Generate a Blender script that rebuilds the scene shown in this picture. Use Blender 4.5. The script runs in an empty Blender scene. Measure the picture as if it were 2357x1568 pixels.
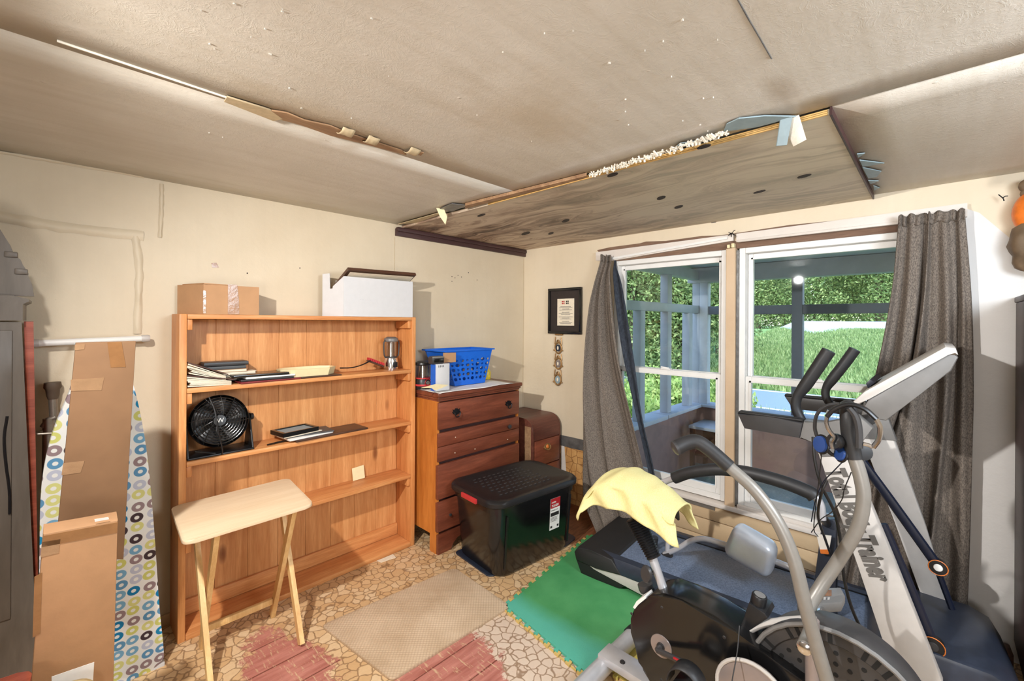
import bpy, bmesh, math, random
from mathutils import Vector, Matrix, noise as mnoise
R = random.Random(7)
SC = bpy.context.scene
COL = SC.collection
V = Vector

# ------------------------------------------------------------------ camera
FPX, CX, CY = 1011.0, 1178.5, 742.0
YAW, ROLL = math.radians(44.04), math.radians(0.35)
EYE = V((-2.97, -2.72, 1.5))
FW = V((math.cos(YAW), math.sin(YAW), 0)); RT = V((math.sin(YAW), -math.cos(YAW), 0)); UP = V((0, 0, 1))
cd = bpy.data.cameras.new('camera'); cam = bpy.data.objects.new('camera', cd); COL.objects.link(cam)
cd.sensor_width = 36.0; cd.sensor_fit = 'HORIZONTAL'; cd.lens = FPX / 2357 * 36
cd.shift_x = 0.0; cd.shift_y = -(784.0 - CY) / 2357
cd.clip_start = 0.05; cd.clip_end = 300
c_, s_ = math.cos(ROLL), math.sin(ROLL)
xr = RT * c_ + UP * s_; yu = UP * c_ - RT * s_
m3 = Matrix((xr, yu, -FW)).transposed()
cam.matrix_world = Matrix.Translation(EYE) @ m3.to_4x4()
SC.camera = cam

# ------------------------------------------------------------------ world, sun, lamps, exposure
w = bpy.data.worlds.new('sky'); SC.world = w; w.use_nodes = True
nt = w.node_tree; nt.nodes.clear()
bg = nt.nodes.new('ShaderNodeBackground'); out = nt.nodes.new('ShaderNodeOutputWorld')
sky = nt.nodes.new('ShaderNodeTexSky'); sky.sky_type = 'NISHITA'; sky.sun_disc = False
sky.sun_elevation = math.radians(48); sky.sun_rotation = math.radians(250)
nt.links.new(sky.outputs[0], bg.inputs[0]); nt.links.new(bg.outputs[0], out.inputs[0])
bg.inputs[1].default_value = 0.6
def lamp(name, kind, loc, energy, color=(1, 1, 1), aim=None, **k):
    d = bpy.data.lights.new(name, kind); d.energy = energy; d.color = color
    for a, v in k.items(): setattr(d, a, v)
    o = bpy.data.objects.new(name, d); COL.objects.link(o); o.location = loc
    if aim is not None: o.rotation_euler = (V(aim) - V(loc)).to_track_quat('-Z', 'Y').to_euler()
    return o
lamp('sun', 'SUN', (-8, -6, 14), 3.4, (1.0, 0.95, 0.86), aim=(2, 0, 0), angle=math.radians(0.6))
fl_ = lamp('flash_lamp', 'SPOT', (-3.20, -1.5, 2.04), 150, (1.0, 0.97, 0.93), aim=(-2.20, -1.28, 1.26), shadow_soft_size=0.028, spot_size=math.radians(152), spot_blend=0.75)
fl_.data.use_nodes = True
_n = fl_.data.node_tree; _e = [x for x in _n.nodes if x.type == 'EMISSION'][0]; _f = _n.nodes.new('ShaderNodeLightFalloff'); _f.inputs[0].default_value = 0.45; _n.links.new(_f.outputs['Linear'], _e.inputs['Strength'])
lamp('ceiling_fill', 'AREA', (-3.7, -3.2, 1.0), 22, (1.0, 0.98, 0.95), aim=(-2.0, -2.2, 2.18), shape='DISK', size=0.7)  # added fill aimed up at the ceiling; no such lamp stands in the room
lamp('cool_side_fill', 'AREA', (-1.75, -3.7, 2.05), 62, (0.80, 0.90, 1.0), aim=(-0.9, -1.6, 0.9), shape='DISK', size=0.9)  # added cool fill to brighten the treadmill side, no real source there
SC.view_settings.view_transform = 'Standard'; SC.view_settings.look = 'None'
SC.view_settings.exposure = 0.2; SC.view_settings.gamma = 1.0; SC.view_settings.use_curve_mapping = False

# ------------------------------------------------------------------ pixel of the photograph -> point on a known plane of the room
def ray(px, py):
    x = (px - CX) / FPX; y = (py - CY) / FPX
    return FW + RT * (c_ * x + s_ * y) - UP * (-s_ * x + c_ * y)
def on(px, py, ax, v):
    r = ray(px, py); return EYE + r * ((v - EYE[ax]) / r[ax])
def W(px, py, x=0.0): return on(px, py, 0, x)      # plane parallel to the window wall
def Lw(px, py, y=0.0): return on(px, py, 1, y)     # plane parallel to the bookcase wall
def F(px, py, z=0.0): return on(px, py, 2, z)      # level plane
def PL(px, py, p0, n):
    r = ray(px, py); n = V(n); return EYE + r * ((V(p0) - EYE).dot(n) / r.dot(n))

# ------------------------------------------------------------------ materials
def lin(c):
    c = c / 255.0
    return c / 12.92 if c <= 0.04045 else ((c + 0.055) / 1.055) ** 2.4
def rgb(t, k=1.0): return (min(1, lin(t[0]) * k), min(1, lin(t[1]) * k), min(1, lin(t[2]) * k), 1)
class NT:
    def __init__(s, name):
        s.m = bpy.data.materials.new(name); s.m.use_nodes = True; s.t = s.m.node_tree; s.t.nodes.clear()
        s.o = s.n('ShaderNodeOutputMaterial'); s.p = s.n('ShaderNodeBsdfPrincipled'); s.l(s.p.outputs[0], s.o.inputs[0])
        s.tc = s.n('ShaderNodeTexCoord')
    def n(s, k, **a):
        x = s.t.nodes.new(k)
        for q, v in a.items(): setattr(x, q, v)
        return x
    def l(s, a, b): s.t.links.new(a, b)
    def mapping(s, scale=(1, 1, 1), rot=(0, 0, 0), loc=(0, 0, 0), src=None):
        mp = s.n('ShaderNodeMapping'); mp.inputs['Scale'].default_value = scale; mp.inputs['Rotation'].default_value = rot; mp.inputs['Location'].default_value = loc
        s.l(src or s.tc.outputs['Object'], mp.inputs[0]); return mp.outputs[0]
    def noise(s, vec, scale=5, detail=4, rough=0.55, dist=0):
        x = s.n('ShaderNodeTexNoise'); x.inputs['Scale'].default_value = scale; x.inputs['Detail'].default_value = detail
        x.inputs['Roughness'].default_value = rough; x.inputs['Distortion'].default_value = dist; s.l(vec, x.inputs['Vector']); return x.outputs[0]
    def ramp(s, fac, stops, interp='LINEAR'):
        x = s.n('ShaderNodeValToRGB'); x.color_ramp.interpolation = interp; e = x.color_ramp.elements
        while len(e) > 1: e.remove(e[-1])
        e[0].position = stops[0][0]; e[0].color = stops[0][1]
        for p, c in stops[1:]:
            q = e.new(p); q.color = c
        s.l(fac, x.inputs[0]); return x.outputs[0]
    def mix(s, fac, a, b, mode='MIX'):
        x = s.n('ShaderNodeMix', data_type='RGBA', blend_type=mode)
        for v, i in ((fac, 0), (a, 6), (b, 7)):
            if isinstance(v, (int, float)): x.inputs[i].default_value = v
            elif isinstance(v, tuple): x.inputs[i].default_value = v
            else: s.l(v, x.inputs[i])
        return x.outputs[2]
    def math(s, op, a, b=None, clamp=False):
        x = s.n('ShaderNodeMath', operation=op, use_clamp=clamp)
        for v, i in ((a, 0), (b, 1)):
            if v is None: continue
            if isinstance(v, (int, float)): x.inputs[i].default_value = v
            else: s.l(v, x.inputs[i])
        return x.outputs[0]
    def bump(s, h, strength=0.3, dist=0.01):
        b = s.n('ShaderNodeBump'); b.inputs['Strength'].default_value = strength; b.inputs['Distance'].default_value = dist
        s.l(h, b.inputs['Height']); s.l(b.outputs[0], s.p.inputs['Normal'])
    def set(s, col=None, rough=0.5, metal=0.0, spec=0.5, coat=0):
        if col is not None:
            if isinstance(col, tuple): s.p.inputs['Base Color'].default_value = col
            else: s.l(col, s.p.inputs['Base Color'])
        if isinstance(rough, (int, float)): s.p.inputs['Roughness'].default_value = rough
        else: s.l(rough, s.p.inputs['Roughness'])
        s.p.inputs['Metallic'].default_value = metal; s.p.inputs['Specular IOR Level'].default_value = spec
        s.p.inputs['Coat Weight'].default_value = coat
        return s.m
def G(v): return (v, v, v, 1)
def plain(name, c, rough=0.5, metal=0.0, var=0.08, scale=30, bump=0.0, bscale=200, spec=0.5, coat=0):
    t = NT(name); o = t.tc.outputs['Object']
    f = t.noise(o, scale, 4)
    col = t.ramp(f, [(0.3, rgb(c, 1 - var)), (0.7, rgb(c, 1 + var))])
    if bump: t.bump(t.noise(o, bscale, 3), bump, 0.004)
    return t.set(col, rough, metal, spec, coat)
def wood(name, c1, c2, axis=0, scale=6.0, rough=0.45, stretch=10, knots=None, spec=0.4, bump=0.12, coat=0):
    t = NT(name); sc = [stretch * 1.0] * 3; sc[axis] = 1.0
    vec = t.mapping(tuple(sc))
    n1 = t.noise(vec, scale * 0.35, 5, 0.6, 0.6); n2 = t.noise(vec, scale * 2.5, 3, 0.6, 0.2)
    f = t.math('ADD', t.math('MULTIPLY', n1, 0.7), t.math('MULTIPLY', n2, 0.3))
    col = t.ramp(f, [(0.32, rgb(c1)), (0.5, rgb([(a + b) / 2 for a, b in zip(c1, c2)])), (0.66, rgb(c2))])
    if knots:
        sk = [5.5, 5.5, 5.5]; sk[axis] = 2.2
        vo = t.n('ShaderNodeTexVoronoi'); vo.inputs['Scale'].default_value = 1.0; t.l(t.mapping(tuple(sk)), vo.inputs['Vector'])
        k = t.ramp(vo.outputs['Distance'], [(0.0, G(1)), (0.06, G(0.8)), (0.13, G(0))])
        col = t.mix(t.math('MULTIPLY', k, 0.85), col, rgb(knots))
    t.bump(f, bump, 0.003)
    return t.set(col, rough, 0, spec, coat)

M = {}
def painted_wall(name, c, c2, peel=0.0):
    t = NT(name); o = t.tc.outputs['Object']
    f = t.noise(o, 1.3, 5, 0.6); g = t.noise(o, 28, 4, 0.6); st = t.noise(t.mapping((18, 18, 0.7)), 1.5, 3)
    col = t.ramp(f, [(0.3, rgb(c2)), (0.65, rgb(c))])
    col = t.mix(t.math('MULTIPLY', t.ramp(st, [(0.45, G(0)), (0.75, G(1))]), 0.10), col, rgb([v * 0.88 for v in c]))
    vo = t.n('ShaderNodeTexVoronoi'); vo.inputs['Scale'].default_value = 5.0; t.l(o, vo.inputs['Vector'])
    sp = t.ramp(vo.outputs['Distance'], [(0.0, G(1)), (0.018, G(1)), (0.03, G(0))])
    col = t.mix(t.math('MULTIPLY', sp, 0.5), col, rgb((90, 70, 50)))
    t.bump(t.math('ADD', t.math('MULTIPLY', f, 3.0), g), 0.25, 0.006)
    return t.set(col, 0.5, 0, 0.35)
M['wall'] = painted_wall('wall_paint', (212, 198, 174), (200, 184, 158))
M['wall_r'] = painted_wall('wall_paint_right', (220, 206, 182), (210, 194, 168))
M['white_panel'] = painted_wall('white_panel_paint', (220, 217, 214), (210, 207, 204))
def ceiling_paint():
    t = NT('ceiling_paint'); o = t.tc.outputs['Object']
    f = t.noise(o, 0.9, 5, 0.6); st = t.noise(t.mapping((1.2, 14, 1)), 1.6, 5, 0.6); g = t.noise(o, 45, 5, 0.65)
    col = t.ramp(f, [(0.28, rgb((190, 182, 168))), (0.66, rgb((214, 208, 198)))])
    col = t.mix(t.math('MULTIPLY', t.ramp(st, [(0.42, G(0)), (0.7, G(1))]), 0.28), col, rgb((176, 164, 144)))
    for cxy, rr_, cc, st_ in (((-1.50, -2.39), (0.16, 0.05), (140, 116, 88), 0.4), ((-1.36, -2.50), (0.05, 0.2), (150, 124, 96), 0.4), ((-2.25, -1.25), (0.5, 0.10), (168, 148, 116), 0.55), ((-1.9, -1.75), (0.35, 0.28), (176, 156, 126), 0.45), ((-1.38, -1.6), (0.10, 0.9), (236, 236, 238), 0.4)):  # last, white blob: window daylight put into the paint beside the plywood
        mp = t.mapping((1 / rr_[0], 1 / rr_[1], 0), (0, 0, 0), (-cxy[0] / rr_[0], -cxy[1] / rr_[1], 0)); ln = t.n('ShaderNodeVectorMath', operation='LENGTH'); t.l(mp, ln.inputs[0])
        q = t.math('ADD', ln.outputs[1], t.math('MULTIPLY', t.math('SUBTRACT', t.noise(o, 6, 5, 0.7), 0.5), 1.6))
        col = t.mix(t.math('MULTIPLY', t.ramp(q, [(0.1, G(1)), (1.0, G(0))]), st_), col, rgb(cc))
    vo = t.n('ShaderNodeTexVoronoi'); vo.inputs['Scale'].default_value = 7.0; t.l(o, vo.inputs['Vector'])
    sp = t.ramp(vo.outputs['Distance'], [(0.0, G(1)), (0.02, G(0.6)), (0.05, G(0))])
    ridged = t.ramp(t.noise(t.mapping((3, 3, 3)), 6.0, 6, 0.7, 0.8), [(0.46, G(0)), (0.5, G(1)), (0.54, G(0))])
    h = t.math('ADD', t.math('ADD', t.math('MULTIPLY', g, 0.5), t.math('MULTIPLY', sp, 1.2)), t.math('ADD', t.math('MULTIPLY', ridged, 0.16), t.math('MULTIPLY', f, 4)))
    t.bump(h, 0.34, 0.006)
    return t.set(col, 0.45, 0, 0.4)
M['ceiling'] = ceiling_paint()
def plywood(name, c1, c2, c3):
    t = NT(name); o = t.tc.outputs['Object']
    warp = t.noise(t.mapping((1.6, 0.55, 1)), 2.2, 3, 0.5)
    cb = t.n('ShaderNodeCombineXYZ'); sp = t.n('ShaderNodeSeparateXYZ'); t.l(o, sp.inputs[0])
    t.l(t.math('ADD', t.math('MULTIPLY', sp.outputs[0], 8.0), t.math('MULTIPLY', warp, 5.0)), cb.inputs[0]); t.l(t.math('MULTIPLY', sp.outputs[1], 0.5), cb.inputs[1])
    n = t.noise(cb.outputs[0], 1.9, 8, 0.72, 0.5); big = t.noise(t.mapping((2.2, 0.8, 1)), 1.6, 4, 0.6)
    f = t.math('ADD', t.math('MULTIPLY', n, 0.62), t.math('MULTIPLY', big, 0.38))
    col = t.ramp(f, [(0.41, rgb(c1)), (0.48, rgb(c2)), (0.55, rgb(c3))])
    fade = t.ramp(t.math('ADD', t.math('MULTIPLY', sp.outputs[1], -0.42), t.math('MULTIPLY', big, 0.5)), [(0.35, G(0)), (1.25, G(1))])
    col = t.mix(t.math('MULTIPLY', fade, 0.6), col, rgb((196, 192, 172)))
    t.bump(f, 0.15, 0.002)
    return t.set(col, 0.55, 0, 0.35)
M['plywood'] = plywood('weathered_plywood', (82, 58, 46), (158, 130, 110), (206, 186, 164))
M['ply_edge'] = plain('plywood_edge', (205, 165, 100), 0.7, var=0.2)
def vinyl_floor():
    t = NT('worn_vinyl_floor'); o = t.tc.outputs['Object']
    wob = t.n('ShaderNodeMix', data_type='VECTOR'); wob.inputs[0].default_value = 0.045
    nz = t.n('ShaderNodeTexNoise'); nz.inputs['Scale'].default_value = 14; t.l(o, nz.inputs['Vector'])
    t.l(o, wob.inputs[4]); t.l(nz.outputs['Color'], wob.inputs[5])
    vo = t.n('ShaderNodeTexVoronoi', feature='DISTANCE_TO_EDGE'); vo.inputs['Scale'].default_value = 23; t.l(wob.outputs[1], vo.inputs['Vector'])
    vc = t.n('ShaderNodeTexVoronoi'); vc.inputs['Scale'].default_value = 23; t.l(wob.outputs[1], vc.inputs['Vector'])
    sep = t.n('ShaderNodeSeparateColor'); t.l(vc.outputs['Color'], sep.inputs[0])
    stone = t.ramp(sep.outputs[0], [(0.0, rgb((202, 166, 120))), (0.5, rgb((216, 184, 140))), (1.0, rgb((226, 202, 164)))])
    stone = t.mix(t.math('MULTIPLY', t.noise(o, 60, 4), 0.5), stone, rgb((184, 140, 96)))
    line = t.ramp(vo.outputs['Distance'], [(0.0, G(1)), (0.03, G(0.9)), (0.085, G(0))])
    pale = t.ramp(t.noise(o, 2.2, 3), [(0.42, G(0)), (0.6, G(1))])
    def blob(c, r, rot=0.0, k=0.4, soft=0.06):
        mp = t.mapping((1 / r[0], 1 / r[1], 0), (0, 0, 0), (-c[0] / r[0], -c[1] / r[1], 0))
        ln = t.n('ShaderNodeVectorMath', operation='LENGTH'); t.l(mp, ln.inputs[0])
        q = t.math('ADD', ln.outputs[1], t.math('MULTIPLY', t.math('SUBTRACT', t.noise(o, 4.5, 9, 0.85), 0.5), 5.2 * k))
        return t.ramp(q, [(0.9 - soft, G(1)), (0.9 + soft, G(0))])
    sp = t.mapping((1, 1, 1))
    wear_pale = blob((-1.6, -1.35), (0.5, 0.42), k=0.4, soft=0.3)
    stone = t.mix(t.math('MULTIPLY', wear_pale, 0.75), stone, rgb((208, 192, 178)))
    col = t.mix(t.math('MULTIPLY', line, 0.8), stone, rgb((128, 96, 66)))
    pl = t.n('ShaderNodeTexWave', wave_type='BANDS', bands_direction='Y', wave_profile='SAW'); pl.inputs['Scale'].default_value = 1.9; t.l(o, pl.inputs['Vector'])
    gap = t.ramp(pl.outputs[0], [(0.0, G(1)), (0.03, G(0)), (0.97, G(0)), (1.0, G(1))])
    red = t.ramp(t.noise(t.mapping((3, 22, 1)), 2.0, 4), [(0.3, rgb((156, 92, 80))), (0.7, rgb((192, 130, 116)))])
    red = t.mix(gap, red, rgb((96, 44, 34)))
    scr = t.ramp(t.noise(t.mapping((46, 7, 1), (0, 0, 0.75)), 1.5, 5, 0.7), [(0.57, G(0)), (0.62, G(1))])
    red = t.mix(t.math('MULTIPLY', scr, 0.7), red, rgb((206, 178, 140)))
    m1 = blob((-2.27, -0.72), (0.17, 0.33), k=0.5); m2 = blob((-1.80, -1.18), (0.24, 0.16), k=0.6); m3_ = blob((-2.05, -1.36), (0.46, 0.20), k=0.5); m4 = blob((-1.68, -1.32), (0.08, 0.14), k=0.5)
    red_m = t.math('MAXIMUM', t.math('MAXIMUM', m1, m2), t.math('MAXIMUM', m3_, m4))
    col = t.mix(red_m, col, red)
    m5 = blob((-0.2, -0.75), (0.45, 0.55), k=0.3)
    brown = t.ramp(t.noise(t.mapping((4, 20, 1)), 2.5, 4), [(0.3, rgb((92, 52, 34))), (0.7, rgb((150, 96, 66)))])
    col = t.mix(m5, col, brown)
    t.bump(t.math('SUBTRACT', t.math('MULTIPLY', vo.outputs['Distance'], 1.5), t.math('MULTIPLY', red_m, 0.8)), 0.2, 0.003)
    return t.set(col, 0.42, 0, 0.5)
M['floor'] = vinyl_floor()
M['pine'] = wood('orange_pine', (184, 114, 62), (224, 162, 104), 0, 5, 0.42, 12, knots=(96, 46, 22))
M['pine_v'] = wood('orange_pine_upright', (184, 114, 60), (226, 162, 102), 2, 5, 0.42, 12, knots=(96, 46, 22))
M['pine_back'] = wood('pine_panelling', (184, 120, 68), (222, 164, 108), 2, 5, 0.45, 14, knots=(110, 56, 28))
M['dark_wood'] = wood('dark_trim_wood', (52, 32, 32), (78, 52, 50), 0, 6, 0.45)
M['frame_wood'] = wood('brown_frame_wood', (62, 40, 30), (98, 66, 50), 0, 6, 0.4)
M['mahogany'] = wood('mahogany_front', (92, 46, 32), (138, 76, 54), 0, 5, 0.33, 9, coat=0.15)
M['oak_side'] = wood('amber_side_wood', (170, 96, 36), (212, 136, 62), 2, 4, 0.38, 8, coat=0.1)
M['vanity'] = wood('vanity_veneer', (72, 38, 30), (112, 66, 52), 0, 5, 0.35, 9)
M['tray_top'] = wood('pale_tray_wood', (222, 194, 158), (238, 214, 182), 0, 4, 0.35, 12)
M['tray_leg'] = wood('pale_leg_wood', (206, 160, 100), (236, 200, 140), 2, 5, 0.4, 10)
M['ply_red'] = wood('reddish_wood', (120, 50, 34), (164, 84, 62), 0, 8, 0.4)
M['card'] = plain('cardboard', (176, 134, 96), 0.75, var=0.07, scale=12, bump=0.1, bscale=60)
M['card2'] = plain('cardboard_dark', (138, 104, 74), 0.75, var=0.08, scale=10)
M['tape'] = plain('brown_tape', (150, 108, 70), 0.22, var=0.12, scale=25, bump=0.25, bscale=40)
M['cleartape'] = plain('clear_tape', (166, 132, 100), 0.12, var=0.1, scale=25, bump=0.35, bscale=50)
M['white'] = plain('white_card', (204, 204, 206), 0.6, var=0.02)
M['paper'] = plain('paper_pages', (226, 214, 192), 0.7, var=0.06, scale=50)
M['paper_w'] = plain('white_paper', (232, 230, 226), 0.7, var=0.03)
M['cream'] = plain('cream_paint', (228, 212, 168), 0.5, var=0.05)
M['black'] = plain('black_plastic', (26, 26, 28), 0.38, var=0.15, spec=0.5)
M['blackm'] = plain('black_matte', (24, 23, 24), 0.6, var=0.15)
M['blackgloss'] = plain('black_gloss', (18, 18, 19), 0.18, var=0.1, spec=0.6)
M['rubber'] = plain('black_foam', (36, 36, 38), 0.5, var=0.12, bump=0.1, bscale=400)
M['dkgrey'] = plain('dark_grey_plastic', (56, 55, 56), 0.4, var=0.08)
M['grey'] = plain('grey_plastic', (112, 110, 108), 0.42, var=0.06)
M['ltgrey'] = plain('light_grey_plastic', (188, 183, 178), 0.42, var=0.04)
M['silver'] = plain('silver_tube', (134, 130, 124), 0.38, 0.25, var=0.05)
M['chrome'] = plain('chrome', (210, 210, 212), 0.18, 1.0, var=0.03)
M['navy'] = plain('navy_paint', (20, 27, 46), 0.4, var=0.15)
M['navyhood'] = plain('navy_black_plastic', (42, 49, 63), 0.36, var=0.15)
M['bluep'] = plain('blue_plastic', (20, 100, 208), 0.35, var=0.06)
M['blueh'] = plain('blue_earpad', (38, 70, 132), 0.4, var=0.1)
M['red'] = plain('red_plastic', (190, 52, 56), 0.35, var=0.05)
M['redlabel'] = plain('red_print', (170, 30, 38), 0.4, var=0.03)
M['yellow'] = plain('yellow_plastic', (226, 200, 60), 0.35, var=0.05)
M['orange'] = plain('orange_ring', (216, 120, 50), 0.4, var=0.06)
M['ink'] = plain('dark_ink', (40, 38, 38), 0.5, var=0.05)
M['hole'] = plain('black_hole', (7, 7, 7), 0.8, var=0.05)
M['steel'] = plain('bright_steel_tube', (190, 190, 194), 0.3, 0.3, var=0.05)
M['greytext'] = plain('grey_lettering', (96, 92, 88), 0.45, var=0.03)
M['faint'] = plain('faint_print', (170, 172, 176), 0.6, var=0.03)
M['brass'] = plain('antique_brass', (158, 122, 78), 0.35, 0.5, var=0.2)
M['iron'] = plain('black_iron', (30, 29, 32), 0.35, 0.4, var=0.2)
M['dull'] = plain('dull_steel', (142, 134, 124), 0.4, 0.6, var=0.15)
M['brownrub'] = plain('brown_rubber', (88, 74, 62), 0.6, var=0.1)
M['pink'] = plain('pink_cloth', (206, 40, 120), 0.7, var=0.1)
M['book_bk'] = plain('black_cover', (30, 29, 31), 0.45, var=0.15)
M['book_br'] = plain('brown_cover', (74, 44, 34), 0.5, var=0.15)
M['book_rd'] = plain('red_cover', (120, 34, 38), 0.45, var=0.1)
M['book_gr'] = plain('grey_case', (72, 74, 76), 0.45, var=0.1)
M['winwhite'] = plain('window_vinyl', (222, 220, 216), 0.4, var=0.03, scale=14)
M['trimwhite'] = painted_wall('old_white_trim', (220, 212, 204), (206, 196, 186))
M['mullion'] = painted_wall('tan_mullion', (206, 180, 150), (188, 160, 128))
M['siding'] = painted_wall('tan_siding', (206, 180, 144), (196, 168, 132))
M['baretimber'] = wood('bare_timber', (98, 72, 56), (136, 108, 88), 1, 6, 0.7)
M['soot'] = plain('sooty_tape', (92, 90, 88), 0.35, var=0.3, scale=20, bump=0.5, bscale=30)
M['porchpaint'] = plain('porch_paint', (176, 178, 186), 0.6, var=0.08, scale=8)
M['porchdk'] = plain('porch_post_paint', (92, 96, 106), 0.6, var=0.06)
M['porchwall'] = plain('porch_plywood', (150, 118, 108), 0.7, var=0.12, scale=9)
M['porchceil'] = plain('porch_ceiling', (186, 198, 204), 0.6, var=0.04)
M['porchfloor'] = plain('porch_carpet', (150, 158, 158), 0.9, var=0.15, scale=60, bump=0.3)
M['turf'] = None
M['road'] = plain('asphalt_road', (128, 150, 182), 0.8, var=0.08)
M['roadline'] = plain('road_edge_line', (224, 228, 232), 0.7, var=0.03)
M['roofmetal'] = plain('pale_metal_roof', (196, 204, 216), 0.5, var=0.05)
M['shedwall'] = plain('white_cladding', (226, 228, 230), 0.6, var=0.03)
M['bark'] = plain('bark', (92, 80, 66), 0.85, var=0.25)
M['pinkdisc'] = plain('satin_disc', (146, 134, 130), 0.3, 0.3, var=0.04)
M['screen'] = plain('amber_lcd', (120, 84, 56), 0.2, var=0.3)
M['plaster'] = plain('white_plaster', (226, 220, 206), 0.7, var=0.06, bump=0.5, bscale=60)
M['bluepaint'] = plain('old_blue_paint', (140, 158, 164), 0.55, var=0.08)
M['tapestrip'] = plain('tan_mesh_tape', (186, 166, 132), 0.7, var=0.12, scale=60)
M['barewood'] = wood('bare_strip', (122, 90, 64), (176, 142, 106), 0, 7, 0.6)
M['knot'] = plain('dark_knot', (44, 34, 30), 0.7, var=0.2)
M['greyleaf'] = plain('brown_carving', (104, 84, 62), 0.6, var=0.3, scale=18, bump=0.6, bscale=25)
M['gourd'] = plain('orange_gourd', (226, 118, 40), 0.3, var=0.15)
M['wardrobe'] = wood('grey_brown_wardrobe', (82, 74, 66), (112, 102, 92), 2, 3, 0.4, 6)
M['greenfoam'] = None
def fabric(name, c1, c2, scale=160, rough=0.9, bump=0.3, spec=0.2):
    t = NT(name); o = t.tc.outputs['Object']
    f = t.noise(t.mapping((1.0, 1.0, 0.45)), scale, 3, 0.7)
    t.bump(f, bump, 0.002)
    return t.set(t.ramp(f, [(0.35, rgb(c1)), (0.65, rgb(c2))]), rough, 0, spec)
M['curtain'] = fabric('grey_curtain_fabric', (82, 75, 69), (132, 121, 111), 240)
M['lining'] = fabric('blue_curtain_lining', (44, 48, 56), (62, 68, 78), 60)
M['towel'] = fabric('yellow_towel', (214, 204, 142), (224, 216, 160), 260, 0.85, 0.25)
M['belt'] = fabric('treadmill_belt', (80, 94, 116), (114, 128, 152), 130, 0.42, 0.2, 0.6)  # bluish window sheen is worked into the dark belt's colour
M['vinylpad'] = plain('silver_vinyl', (192, 198, 208), 0.28, 0.25, var=0.06, scale=14)
def mat_taupe():
    t = NT('taupe_floor_mat'); o = t.tc.outputs['Object']
    ck = t.n('ShaderNodeTexVoronoi'); ck.inputs['Scale'].default_value = 75; ck.inputs['Randomness'].default_value = 0.0; t.l(t.mapping((1, 1, 0), (0, 0, 0.78)), ck.inputs['Vector'])
    col = t.ramp(t.noise(o, 4, 4), [(0.3, rgb((178, 152, 122))), (0.65, rgb((204, 180, 152)))])
    col = t.mix(t.math('MULTIPLY', t.ramp(ck.outputs['Distance'], [(0.25, G(0)), (0.6, G(1))]), 0.4), col, rgb((148, 122, 96)))
    t.bump(ck.outputs['Distance'], 0.5, 0.004)
    return t.set(col, 0.6, 0, 0.35)
M['taupe'] = mat_taupe()
def foam(name, a, b, c):
    t = NT(name); o = t.tc.outputs['Object']
    col = t.ramp(t.noise(o, 5, 4), [(0.3, rgb(a)), (0.7, rgb(b))])
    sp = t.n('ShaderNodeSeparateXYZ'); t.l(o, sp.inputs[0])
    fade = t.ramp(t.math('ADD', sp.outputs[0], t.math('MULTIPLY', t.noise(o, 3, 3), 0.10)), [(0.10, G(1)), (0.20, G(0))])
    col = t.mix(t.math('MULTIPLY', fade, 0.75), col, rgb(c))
    t.bump(t.noise(o, 160, 3), 0.3, 0.002)
    return t.set(col, 0.6, 0, 0.35)
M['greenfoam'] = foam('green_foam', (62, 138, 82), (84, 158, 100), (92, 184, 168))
M['yellowfoam'] = plain('yellow_foam', (196, 180, 96), 0.6, var=0.1, bump=0.2)
M['teeth'] = plain('yellow_foam_edge', (206, 176, 104), 0.6, var=0.1)
def rings():
    t = NT('ring_print_cover'); o = t.tc.outputs['Object']
    vo = t.n('ShaderNodeTexVoronoi', voronoi_dimensions='2D'); vo.inputs['Scale'].default_value = 1.0; vo.inputs['Randomness'].default_value = 0.18
    sp = t.n('ShaderNodeSeparateXYZ'); t.l(o, sp.inputs[0]); cb = t.n('ShaderNodeCombineXYZ')
    t.l(t.math('MULTIPLY', sp.outputs[0], 22), cb.inputs[0]); t.l(t.math('MULTIPLY', sp.outputs[2], 22), cb.inputs[1])
    t.l(cb.outputs[0], vo.inputs['Vector'])
    ring = t.ramp(vo.outputs['Distance'], [(0.15, G(0)), (0.18, G(1)), (0.42, G(1)), (0.45, G(0))])
    sep = t.n('ShaderNodeSeparateColor'); t.l(vo.outputs['Color'], sep.inputs[0])
    cols = [(22, 124, 176), (206, 208, 120), (70, 56, 62), (120, 172, 206), (214, 214, 140), (150, 130, 134), (30, 140, 190), (190, 196, 214), (96, 150, 190)]
    pal = t.ramp(sep.outputs[0], [(i / len(cols), rgb(c)) for i, c in enumerate(cols)], 'CONSTANT')
    col = t.mix(ring, rgb((232, 234, 232)), pal)
    t.bump(t.noise(o, 90, 3), 0.2, 0.002)
    return t.set(col, 0.7, 0, 0.25)
M['rings'] = rings()
def brickpaper():
    t = NT('brick_wallpaper'); o = t.tc.outputs['Object']
    cb = t.n('ShaderNodeCombineXYZ'); sp = t.n('ShaderNodeSeparateXYZ'); t.l(o, sp.inputs[0])
    t.l(sp.outputs[1], cb.inputs[0]); t.l(sp.outputs[2], cb.inputs[1])
    b = t.n('ShaderNodeTexVoronoi', feature='DISTANCE_TO_EDGE', distance='EUCLIDEAN'); b.inputs['Scale'].default_value = 17; b.inputs['Randomness'].default_value = 0.55; t.l(cb.outputs[0], b.inputs['Vector'])
    col = t.ramp(t.noise(o, 9, 4), [(0.3, rgb((184, 132, 74))), (0.7, rgb((216, 170, 108)))])
    col = t.mix(t.ramp(b.outputs['Distance'], [(0.0, G(0.8)), (0.03, G(0.8)), (0.06, G(0))]), col, rgb((140, 92, 48)))
    return t.set(col, 0.6)
M['brickpaper'] = brickpaper()
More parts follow.
